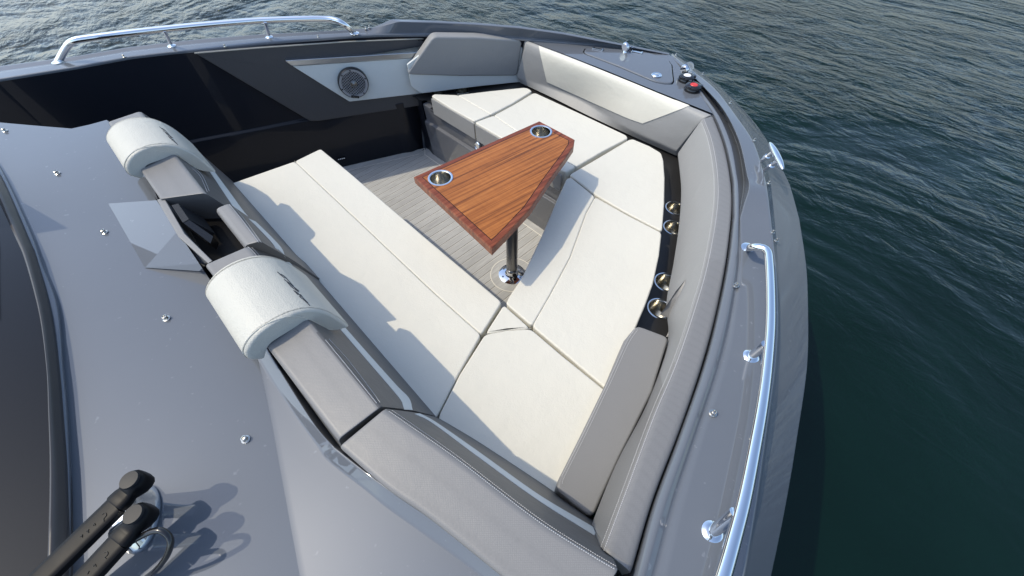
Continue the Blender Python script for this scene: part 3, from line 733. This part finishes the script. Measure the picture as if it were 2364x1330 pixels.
fwp = seat('seat_cushion', [[(996,221),(1003,217),(1056,219),(1095,242),(1134,264),(1095,280),(1040,249)],[(1056,219),(1130,210),(1208,202),(1218,203),(1229,210),(1182,239),(1134,264),(1095,242)]], 'wedge shaped white cushion at the port end of the forward bench')
seam(aft, [(680,372),(850,532),(1000,674),(1111,773)]); seam(cor, [(1119,772),(1170,762),(1226,759)])
seam(sid, [(1374,454),(1353,492),(1316,594),(1270,680),(1228,753)]); seam(fwc, [(1140,266),(1190,300),(1245,337)]); seam(fwp, [(1056,219),(1095,242),(1134,264)])
# grey facing of the forward cushions
def facing(o, a, b, z0, z1, dy):
    p, r = Q([a], ZS)[0], Q([b], ZS)[0]; y = min(p.y, r.y)-dy
    pts = [Vector((p.x, y, z1)), Vector((r.x, y, z1)), Vector((r.x, y+.002, z0)), Vector((p.x, y+.002, z0))]
    n_ = Vector((0, -1, 0)); f = slab('front_facing', [pts], .004, .003, 'vinyl_grey', o, up=n_); return f
facing(fwp, (996.5,222), (1094,281), .402, .509, .003)
facing(fwc, (1097,283), (1298,401), .402, .509, .003)

# grey armrest block
blk = Q([(1470,750),(1545,778),(1506,905),(1432,1055),(1368,1197),(1325,1164),(1283,1128),(1289,1107),(1340,1005),(1401,880),(1417,842),(1441,785)], .59)
ce = sum(blk, Vector())/len(blk); ce.z = .49
arm = slab("armrest_cushion", [blk], .10, .009, 'weave_fine', loc=ce)
tag(arm, 'grey stitched armrest cushion between white side cushion and starboard bolster', 'armrest')
stitch('stitching', bvh(arm), [(1472,762),(1450,795),(1412,878),(1352,1003),(1302,1103),(1300,1118)], arm)
stitch('stitching', bvh(arm), [(1466,760),(1445,793),(1407,876),(1347,1001),(1297,1100)], arm)

# ------------------------------------------------------------------ backrests
def X3(y, z, x0, x1): return [Vector((x0+(x1-x0)*i/4, y, z)) for i in range(5)]
TOPZ = .952
GRP = 'grey aft backrest pads'
def backrest(name, rails, label, woven_px, stitches, seam, n=31, cat='backrest', group=GRP, endr=.006, rad=(0, .011, .012, .05, 0)):
    ce = sum((sum(r, Vector())/len(r) for r in rails), Vector())/len(rails); ce.z = .5
    o = rloft(name, rails, rad, n, 'vinyl_dark', endr=endr, caps=True, loc=ce, smooth=50); tag(o, label, cat, group)
    t_ = bvh(o)
    for st_ in stitches: stitch('stitching', t_, st_, o)
    return o, t_
def wovenize(o, yline):
    """faces of the pad's top (behind the stitched seam) get the woven cloth"""
    o.data.materials.append(M['weave_grey']); b = world_loc(o)
    for f in o.data.polygons:
        ce = f.center+b
        if yline(ce): f.material_index = 1
s1, t1 = backrest('backrest', [X3(-1.120,.80,-1.11,-.49), X3(-1.120,TOPZ-.008,-1.11,-.475), X3(-1.005,TOPZ,-1.09,-.39), X3(-.925,.74,-1.12,-.36), X3(-.868,.49,-1.17,-.33)],
   'port half of the grey aft backrest', None, [], None)
wovenize(s1, lambda p: p.y < -1.004 and p.z > .9)
stitch('stitching', t1, [(443,388),(462,408),(478,443)], s1); stitch('stitching', t1, [(447,386),(468,408),(483,442)], s1)
s2, t2 = backrest('backrest', [X3(-1.014,.82,-.30,-.08), X3(-1.014,TOPZ-.006,-.30,-.08), X3(-.97,TOPZ,-.285,-.055), X3(-.915,.74,-.36,-.15), X3(-.862,.49,-.36,-.25)],
   'short grey backrest pad in front of the black tray', None, [], None, rad=(0, .02, .012, .05, 0))
wovenize(s2, lambda p: p.y < -.969 and p.z > .9)
s3r = [q(780,1015,.80), q(780,1015,TOPZ-.008), q(880,938,TOPZ), q(948,947,.735), q(1012,962,.49)]
def X3b(y, z, x0, e): return [Vector((x0, y, z)).lerp(Vector((e.x, e.y, z)), i/4) for i in range(5)]
s3, t3 = backrest('backrest', [X3b(-1.120,.80,-.085,Vector((s3r[1].x,-1.120,0))), X3b(-1.120,TOPZ-.008,-.085,s3r[1]), X3b(-1.004,TOPZ,-.06,s3r[2]), X3b(-.925,.74,-.15,s3r[3]), X3b(-.868,.49,-.26,s3r[4])],
   'starboard half of the grey aft backrest', None, [], None)
wovenize(s3, lambda p: p.y < -1.0025 and p.z > .9)
R4 = [[(782,1032),(890,1126),(992,1198),(1174,1344),(1320,1463)], [(889,943),(970,1000),(1069,1069),(1238,1199),(1428,1316)], [(960,952),(1060,1018),(1150,1080),(1290,1172),(1400,1250)], [(1014,964),(1103,1016),(1238,1104),(1320,1160),(1400,1215)]]
b4t = Q(R4[0], TOPZ-.008); b4b = [p-Vector((0,0,.15)) for p in b4t]; c4 = Q(R4[1], TOPZ); d4 = Q(R4[2], .75); e4 = Q(R4[3], .49)
s4, t4 = backrest('backrest', [b4b, b4t, c4, d4, e4], 'long grey backrest pad at the starboard aft corner, nearest the camera', None, [], None, rad=(0, .011, .012, .05, 0))
# seam surface test for the corner pad: behind the stitched line
A4 = [Vector((p.x, p.y, 0)) for p in arc(c4, 30)]
def behind(p):
    v = Vector((p.x, p.y, 0)); j = min(range(29), key=lambda i: (A4[i].lerp(A4[i+1], .5)-v).length)
    d = (A4[j+1]-A4[j]); return d.cross(v-A4[j]).z < .0005*d.length and p.z > .9
wovenize(s4, behind)
# stitched seams and pale trim stripes
stitch('stitching', t3, [(752,786),(788,830),(831,883),(870,932)], s3); stitch('stitching', t3, [(760,784),(802,830),(848,890),(877,930)], s3)
stitch('stitching', t3, [(572,570),(586,583),(602,606)], s3); stitch('stitching', t3, [(577,568),(592,583),(608,604)], s3)
stitch('stitching', t2, [(530,473),(560,510),(597,560)], s2); stitch('stitching', t2, [(536,473),(566,510),(603,560)], s2)
stitch('stitching', t4, [(899,951),(1000,1021),(1069,1071),(1238,1201),(1352,1275),(1428,1320)], s4); stitch('stitching', t4, [(906,949),(1004,1017),(1073,1067),(1243,1197),(1357,1270),(1432,1314)], s4)
ribbon('stripe', t1, [(422,325),(466,372),(510,435),(544,486),(560,506)], [(426,321),(475,372),(521,432),(556,480),(573,501)], 40, 'stripe', s1, lift=.001)
ribbon('stripe', t2, [(574,505),(604,535),(632,566),(637,583)], [(580,503),(612,533),(648,571),(659,596)], 30, 'stripe', s2, lift=.001)
ribbon('stripe', t3, [(655,599),(690,645),(740,708),(830,812),(900,893),(926,925),(932,945)], [(663,600),(702,645),(754,708),(845,812),(915,890),(944,920),(952,947)], 60, 'stripe', s3, lift=.001)
ribbon('stripe', t4, [(957,956),(1000,978),(1103,1054),(1238,1152),(1354,1225),(1372,1236)], [(969,955),(1009,977),(1111,1048),(1244,1143),(1360,1212),(1378,1224)], 60, 'stripe', s4, lift=.001)

# headrests
def headrest(x0, x1, label):
    pr = [(-1.140,.915),(-1.158,.935),(-1.150,.97),(-1.105,1.0),(-1.045,1.004),(-.99,.982),(-.955,.935),(-.938,.885),(-.926,.835),(-.965,.86),(-1.0,.95),(-1.11,.953)]
    rails = [X3(y, z, x0+dx0, x1+dx1) for (y, z), dx0, dx1 in zip(pr, (0,)*12, (0,0,0,0,0,0,.0,.005,.01,.01,0,0))]
    o = rloft('headrest', rails, [.012,.02,.03,.04,.04,.04,.05,.03,.006,.02,.02,.02], 25, 'leather_white', closed=True, caps=True, endr=.016, loc=((x0+x1)/2, -1.05, .95), smooth=60)
    tag(o, label, 'headrest', 'white leather headrests on the aft backrest'); return o
HX = -.975
h2 = headrest(.028, .287, 'white headrest over the starboard half of the aft backrest, nearest the camera'); th = bvh(h2)
def pip(name, tree, px, r, mat, parent, lift=.0):
    pts = [p for p, n_ in onto(tree, px_curve(px, 60), lift)]
    pts = [p for i, p in enumerate(pts) if i == 0 or (p-pts[i-1]).length < .05]
    mb = MB(); mb.tube(pts, r, 6); return mb.build(name, mat, parent)
logo = [[(640,628),(649,636),(658,643)],[(648,633),(657,639),(666,649),(677,661)],[(656,646),(666,653),(678,663),(689,674)],[(663,652),(673,663),(683,670),(688,674)],[(670,655),(675,661),(681,665),(689,672)],
        [(678,671),(683,676),(688,681)],[(680,672),(688,678),(694,685)],[(691,685),(701,693),(709,700),(715,706)],[(693,680),(700,689),(710,699)]]
strokes('lettering', th, logo, h2, .0009)
pip('piping', th, [(568,826),(560,808),(572,783),(600,757),(640,738),(676,730),(708,735),(740,752),(764,772),(782,786)], .0017, 'leather_white', h2)
if 0: stitch('stitching', th, [(556,806),(567,780),(597,752),(638,732),(676,724),(712,729)], h2, gap=.006, mat='leather_white')
h1 = h2.copy(); COL.objects.link(h1); h1.location.x += HX; h1['label'] = 'white headrest over the port half of the aft backrest, farther from the camera'
for ch in list(h2.children):
    k = ch.copy(); COL.objects.link(k); k.parent = h1

# forward backrest with white face panel
fb0 = Q([(1201,191),(1280,228),(1350,263),(1450,310),(1562,360)], .435)
fb1 = Q([(1193,178),(1275,204),(1350,236),(1450,297),(1561,349)], .475)
fb2 = Q([(1213,103),(1300,138),(1400,177),(1500,219),(1622,274)], .69)
fb3 = Q([(1209,89),(1300,123),(1400,163),(1500,204),(1646,264)], .708)
fb4 = [p+Vector((0,.0,-.10)) for p in fb3]
ce = sum(fb0, Vector())/5
fwd = rloft('backrest', [fb0, fb1, fb2, fb3, fb4], [0,.012,.05,.015,0], 61, 'weave_fine', caps=True, endr=.008, loc=ce)
fwd.data.materials[0] = M['vinyl_grey']
tag(fwd, 'grey forward backrest with wide white face panel below the anchor hatch', 'backrest')
tf = bvh(fwd)
def patch(name, tree, top, bot, n, m, mat, parent, lift=.004):
    T, B = px_curve(top, n), px_curve(bot, n); g = []
    for j in range(m):
        w = j/(m-1); g.append(onto(tree, [(a[0]+(b[0]-a[0])*w, a[1]+(b[1]-a[1])*w) for a, b in zip(T, B)], lift, True))
    vs = [p for r in g for p, _ in r]; fs = []
    for j in range(m-1):
        for i in range(n-1): fs.append((j*n+i, j*n+i+1, (j+1)*n+i+1, (j+1)*n+i))
    k = len(vs); edge = [i for i in range(n)]+[j*n+n-1 for j in range(1, m)]+[(m-1)*n+i for i in range(n-2, -1, -1)]+[j*n for j in range(m-2, 0, -1)]
    ns = [nn for r in g for _, nn in r]
    for i in edge: vs.append(vs[i]-ns[i]*(lift+.001))
    L = len(edge)
    for i in range(L): fs.append((edge[i], edge[(i+1) % L], k+(i+1) % L, k+i))
    return mk(name, vs, fs, mat, parent, 50)
patch('face_panel', tf, [(1244,107),(1330,140),(1450,188),(1540,225),(1591,245)], [(1263,189),(1330,219),(1400,251),(1450,273),(1484,285)], 50, 14, 'vinyl_white', fwd)

# port backrest pad on the side lining
pp = [qp(x, y) for x, y in [(1000,85),(938,173),(1060,177),(1195,176),(1206,93),(1100,86)]]
pad = slab('backrest', [pp], .06, .012, 'vinyl_grey', up=PN, loc=sum(pp, Vector())/len(pp)-Vector((0,0,.2)))
tag(pad, 'slanted grey backrest pad on the port side above the wedge cushion', 'backrest')

# starboard bolster
zb = [.705,.71,.725,.74,.765,.785,.81,.84,.865,.885]
SB0 = [(1563,356),(1568,400),(1571,445),(1566,520),(1553,610),(1537,700),(1541,785),(1495,925),(1422,1070),(1360,1221)]
SB1 = [(1621,274),(1641,331),(1653,410),(1651,490),(1630,610),(1600,715),(1558,838),(1505,965),(1440,1140),(1391,1270)]
SB2 = [(1647,266),(1672,330),(1688,405),(1692,480),(1680,595),(1657,718),(1625,838),(1577,980),(1512,1150),(1460,1325)]
zi = [.50,.50,.50,.50,.50,.50,.53,.56,.60,.64]
b0 = [q(p[0], p[1], z) for p, z in zip(SB0, zi)]; b1 = [q(p[0], p[1], z+.006) for p, z in zip(SB1, zb)]; b2 = [q(p[0], p[1], z) for p, z in zip(SB2, zb)]
b00 = [p+Vector((.05,.02,-.05)) for p in b0]; b3 = [p+Vector((.004,0,-.09)) for p in b2]
ce = sum(b0, Vector())/10
bol = rloft('bolster', [b00, b0, b1, b2, b3], [0,.012,.02,.02,0], 121, 'vinyl_grey', caps=True, endr=.012, loc=ce)
tag(bol, 'long curved grey bolster along the starboard gunwale', 'bolster')
tb = bvh(bol)
b1c = arc(b1, 240)
bol.data.materials.append(M['weave_fine']); bol.data.materials.append(M['weave_grey'])
me = bol.data
for f in me.polygons:
    ce_ = f.center+world_loc(bol)
    j = min(range(239), key=lambda i: (b1c[i]-ce_).length_squared); d = b1c[j+1]-b1c[j]
    if (d.x*(ce_.y-b1c[j].y)-d.y*(ce_.x-b1c[j].x)) > .0002*d.length*0+0:   # outboard of the seam
        f.material_index = 1 if ce_.y > .1 else 2
    elif ce_.y < -.35: f.material_index = 1
SBm = [(x+4, y+1) for x, y in SB1]; SBn = [(x-5, y-1) for x, y in SB1]
stitch('stitching', tb, SBn, bol); stitch('stitching', tb, SBm, bol)
# a flap of the bolster's lower edge has come loose above the last cup holder
fl = [q(1584,644,.665), q(1560,672,.645), q(1540,703,.605), q(1523,727,.55), q(1540,733,.545), q(1558,738,.55), q(1568,705,.605), q(1577,675,.645)]
ctr = sum(fl, Vector())/8+Vector((-.014,-.004,.016))
mk('loose_flap', fl+[ctr], [(i, (i+1) % 8, 8) for i in range(8)], 'weave_fine', bol, 60)
# edge strap seen in the gap under it
mb = MB(); pts = arc([q(1556,742,.47), q(1550,756,.46), q(1541,776,.455)], 16)
for i, p in enumerate(pts): mb.box(p, (.002, .003*(1 if i % 2 else -1), .001), (.0015, -.001, 0), (0, 0, .002))
mb.build('lacing', 'thread', bol, 0)

# ------------------------------------------------------------------ table
outline_px = [(955,408),(1245,279),(1327,322),(1325,336),(1306,364),(1273,409),(1223,483),(1180,529),(1135,575)]
tp = ccw(Q(outline_px, ZT)); table = empty('cockpit_table', (0,0,0), 'varnished wooden cockpit table on a single steel pedestal', 'table')
tcup = [q(1017,411.5,ZT), q(1249,304.5,ZT)]
O_ = tp; O1 = inset(tp, .0035); BI = inset(tp, .025); LI = inset(tp, .028)
def lift(L, z): return [Vector((p.x, p.y, z)) for p in L]
vs = []; fs = []; mi = []
def ringf(A, B, k):
    n = len(A); b_ = len(vs); vs.extend(A); vs.extend(B)
    for i in range(n): j = (i+1) % n; fs.append((b_+i, b_+j, b_+n+j, b_+n+i)); mi.append(k)
ringf(lift(O1, ZT), lift(BI, ZT), 1); ringf(lift(BI, ZT), lift(LI, ZT), 2)
ringf(lift(O_, ZT-.0035), lift(O1, ZT), 3); ringf(lift(O_, ZT-.034), lift(O_, ZT-.0035), 3); ringf(lift(O1, ZT-.0375), lift(O_, ZT-.034), 3)
v2, f2 = fill('x', lift(LI, ZT), [circle(p, .0455) for p in tcup], None)
k = len(vs); vs += v2; fs += [tuple(i+k for i in f) for f in f2]; mi += [0]*len(f2)
v2, f2 = fill('x', lift(O1, ZT-.0375), [circle((p.x, p.y, ZT-.0375), .0455) for p in tcup], None)
k = len(vs); vs += v2; fs += [tuple(i+k for i in f) for f in f2]; mi += [1]*len(f2)
top = mk('tabletop', vs, fs, ['sapele', 'mahogany', 'black_matte', 'mahogany_edge'], table, 0, mi)
for p in tcup: cup(p, top)
mb = MB(); mb.lathe((0,0,.012), (0,0,1), [(.024,0),(.024,.05),(.031,.054),(.031,.60),(.031,.69)], 36); mb.build('pedestal', 'steel_dark', table)
mb = MB(); mb.lathe((0,0,.60), (0,0,1), [(.034,0),(.045,.08),(.075,.098),(.075,.104)], 36); mb.build('mount', 'steel_dark', table)
mb = MB(); mb.lathe((0,0,.003), (0,0,1), [(.078,0),(.077,.005),(.066,.009),(.040,.013),(.034,.02),(.033,.040),(.029,.048),(.0,.048)], 44, cap=False); bp = mb.build('base_plate', 'chrome', table)
for i in range(6):
    a = i*math.pi/3+.2; mb = MB(); mb.lathe((math.cos(a)*.058, math.sin(a)*.058, .0135), (0,0,1), [(.006,0),(.005,.002),(0,.0025)], 12, cap=False); mb.build('screw', 'steel_dark', bp)
mb = MB(); mb.box((.034,-.014,.034), (.016,-.006,0), (.004,.01,0), (0,0,.006)); mb.build('locking_lever', 'black_matte', bp)

# phone-like black device in the tray
dv = empty('black_device', q(440,505,.86), 'flat black device leaning in the tray between the backrests', 'device')
d0, d1, d2, d3 = q(396,474,.945), q(411,470,.945), q(436,506,.945), q(422,514,.945)
dd = Vector((.03,.035,-.055)); w_ = (d3-d0)
pts = [d0, d1, d2, d3]
mb = MB(); ext = (d3-d0)*.35
mb.add([p for p in pts]+[p+Vector((.012,.03,-.075)) for p in pts], [(0,1,2,3),(4,7,6,5),(0,4,5,1),(1,5,6,2),(2,6,7,3),(3,7,4,0)])
mb.build('casing', 'plastic_grey', dv, 0)
e_ = [q(424,515,.943), q(437,508,.943), q(492,546,.90), q(486,562,.89)]
mb = MB(); mb.add(e_+[p-Vector((0,0,.03)) for p in e_], [(0,1,2,3),(4,7,6,5),(0,4,5,1),(1,5,6,2),(2,6,7,3),(3,7,4,0)]); mb.build('screen', 'black_gloss', dv, 0)

# ------------------------------------------------------------------ windscreen wiper
wip = empty('windscreen_wiper', q(330,1190,ZD), 'black twin arm windscreen wiper on an oval chrome base', 'wiper')
bc = ql(330,1196); ax = (ql(318,1272)-ql(338,1122)); L_ = ax.length*.52; ax.normalize(); ay = Vector((-ax.y, ax.x, 0))
vs = []; fs = []; NS = 36
for rr, zz in ((1, 0), (1, .006), (.94, .012), (.8, .028), (.55, .05), (.4, .058), (0.01, .06)):
    for k in range(NS):
        a = 2*math.pi*k/NS; vs.append(bc+ax*(math.cos(a)*L_*rr)+ay*(math.sin(a)*.030*(rr if rr > .5 else rr))+Vector((0,0,zz)))
for i in range(6):
    for k in range(NS): k2 = (k+1) % NS; fs.append((i*NS+k, i*NS+k2, (i+1)*NS+k2, (i+1)*NS+k))
mk('wiper_base', vs, fs, 'chrome', wip)
def wiper_arm(hx, hy, sx, sy, ex, ey, fx):
    z0, z1 = 1.0, .99
    h = q(hx, hy, z0); sh = q(sx, sy, z0); e = q(ex, ey, z1)
    d = (sh-h); d.normalize(); w = Vector((-d.y, d.x, 0))
    mb = MB(); fo = bc+ax*fx+Vector((0,0,.05)); mb.tube([fo, fo.lerp(h, .5), h-Vector((0,0,.012))], [.016,.013,.0125], 16); mb.build('spindle', 'chrome', wip)
    # head: tapered capsule, then a stepped shoulder
    pr = [(-.030,.004,.010),(-.028,.012,.014),(-.020,.0165,.018),(-.006,.019,.020),(.010,.019,.020),(.024,.017,.016),(.034,.0165,.010),(.046,.019,.010),(.066,.0195,.011),(.070,.0185,.010)]
    Lh = (sh-h).length; k = Lh/.07; vs = []; fs = []; SEG = 14
    for x, wd, hh in pr:
        for j in range(SEG):
            a = 2*math.pi*j/SEG; ca, sa = math.cos(a), math.sin(a)
            sq = lambda v: math.copysign(abs(v)**.6, v)
            vs.append(h+d*(x*k)+w*(sq(ca)*wd*1.08)+Vector((0,0,sq(sa)*hh-.006)))
    for i in range(len(pr)-1):
        for j in range(SEG): j2 = (j+1) % SEG; fs.append((i*SEG+j, i*SEG+j2, (i+1)*SEG+j2, (i+1)*SEG+j))
    fs += [tuple(range(SEG)), tuple((len(pr)-1)*SEG+j for j in range(SEG))]
    hd = mk('arm_head', vs, fs, 'black_matte', wip, 45)
    mb = MB(); mb.lathe(h+Vector((0,0,.012)), (0,0,1), [(.0155,0),(.0155,.003),(.0145,.0045),(0,.005)], 24, cap=False); mb.build('cap', 'plastic_grey', hd)
    mb = MB(); ee = e
    dd = (ee-sh).normalized(); ww = Vector((-dd.y, dd.x, 0)); vs = []; fs = []
    for t in (0, .02, .5, 1):
        p = sh.lerp(ee, t)
        for j in range(SEG):
            a = 2*math.pi*j/SEG; ca, sa = math.cos(a), math.sin(a); vs.append(p+ww*(math.copysign(abs(ca)**.45, ca)*.0200)+Vector((0,0,math.copysign(abs(sa)**.45, sa)*.009-.008)))
    for i in range(3):
        for j in range(SEG): j2 = (j+1) % SEG; fs.append((i*SEG+j, i*SEG+j2, (i+1)*SEG+j2, (i+1)*SEG+j))
    fs += [tuple(range(SEG)), tuple(3*SEG+j for j in range(SEG))]
    arm_ = mk('arm', vs, fs, 'black_matte', wip, 45)
    # scuffs on the paint
    tr = bvh(arm_)
    return tr, arm_
tr1, a1 = wiper_arm(313,1112,262,1165,20,1400,-.03)
tr2, a2 = wiper_arm(322,1190,268,1250,60,1475,.03)
strokes('scuff', tr1, [[(236,1188),(243,1184),(246,1190),(240,1197),(240,1204)],[(216,1214),(218,1208),(220,1213)],[(200,1228),(205,1222),(203,1230),(206,1228)],[(186,1240),(190,1234),(190,1241)]], a1, .0004, 'plastic_grey')
strokes('scuff', tr2, [[(240,1276),(248,1274),(249,1280),(242,1288),(246,1290)],[(216,1308),(219,1302),(222,1308)],[(202,1326),(206,1318)]], a2, .0004, 'plastic_grey')
mb = MB(); hose = [q(297,1254,.985), q(322,1240,.985), q(350,1227,.99), q(372,1225,.992), q(390,1238,.985), q(394,1256,.975), q(384,1285,.955), q(362,1314,.93), q(338,1334,.90), q(310,1352,.885)]
mb.tube(arc(hose, 40), .0052, 12); mb.build('washer_hose', 'black_gloss', wip)

# ------------------------------------------------------------------ light, sky, camera
w = bpy.data.worlds.new('World'); S.world = w; w.use_nodes = True; t = w.node_tree
bg = t.nodes['Background']; sky = t.nodes.new('ShaderNodeTexSky'); sky.sky_type = 'NISHITA'; sky.sun_disc = False
az = math.atan2(SUN.x, SUN.y)
sky.sun_elevation = KE; sky.sun_rotation = az; sky.air_density = 1.; sky.dust_density = 2.; sky.ozone_density = 1.6
tint = t.nodes.new('ShaderNodeMix'); tint.data_type = 'RGBA'; tint.blend_type = 'MULTIPLY'; tint.inputs[0].default_value = 1.; tint.inputs[7].default_value = (.93, 1., 1.06, 1)
# humid summer air: the sky pales towards the horizon
gz_ = t.nodes.new('ShaderNodeTexCoord'); sp_ = t.nodes.new('ShaderNodeSeparateXYZ'); t.links.new(gz_.outputs['Generated'], sp_.inputs[0])
hz = mathn(t, 'POWER', mathn(t, 'SUBTRACT', 1., mathn(t, 'MAXIMUM', sp_.outputs[2], 0.)), 3.)
toward = mathn(t, 'ADD', mathn(t, 'MULTIPLY', sp_.outputs[0], -math.cos(KA)*.5), mathn(t, 'ADD', mathn(t, 'MULTIPLY', sp_.outputs[1], -math.sin(KA)*.5), .5))
hz = mathn(t, 'ADD', .06, mathn(t, 'MULTIPLY', hz, mathn(t, 'ADD', .07, mathn(t, 'MULTIPLY', mathn(t, 'POWER', mathn(t, 'MAXIMUM', toward, 0.), 1.4), 1.))))
add = t.nodes.new('ShaderNodeMix'); add.data_type = 'RGBA'; add.blend_type = 'ADD'; add.inputs[7].default_value = (4.6, 5.0, 5.3, 1)
t.links.new(hz, add.inputs[0]); t.links.new(sky.outputs[0], add.inputs[6])
dt = t.nodes.new('ShaderNodeVectorMath'); dt.operation = 'DOT_PRODUCT'; dt.inputs[1].default_value = tuple(SUN); t.links.new(gz_.outputs['Generated'], dt.inputs[0])
glow = t.nodes.new('ShaderNodeMix'); glow.data_type = 'RGBA'; glow.blend_type = 'ADD'; glow.inputs[7].default_value = (3.6, 3.55, 3.4, 1)
t.links.new(mathn(t, 'POWER', mathn(t, 'MAXIMUM', dt.outputs['Value'], 0.), 16.), glow.inputs[0]); t.links.new(add.outputs[2], glow.inputs[6]); t.links.new(glow.outputs[2], tint.inputs[6]); t.links.new(tint.outputs[2], bg.inputs[0]); bg.inputs[1].default_value = .15
sl = bpy.data.lights.new('sun', 'SUN'); sl.energy = 2.05; sl.angle = math.radians(.53); sl.color = (1, .885, .68)
so = bpy.data.objects.new('sun', sl); COL.objects.link(so); so.rotation_euler = (-SUN).to_track_quat('-Z', 'Y').to_euler()
cam = bpy.data.cameras.new('camera'); co = bpy.data.objects.new('camera', cam); COL.objects.link(co)
cam.sensor_width = 36.; cam.lens = 36.*F/2364.; cam.clip_end = 8000.; cam.clip_start = .01
co.matrix_world = Matrix(((RT.x, -DN.x, -FW.x, CAM.x), (RT.y, -DN.y, -FW.y, CAM.y), (RT.z, -DN.z, -FW.z, CAM.z), (0, 0, 0, 1)))
S.camera = co
S.view_settings.view_transform = 'Standard'; S.view_settings.look = 'None'; S.view_settings.exposure = .45; S.view_settings.gamma = 1.
S.render.resolution_x = 1024; S.render.resolution_y = 576
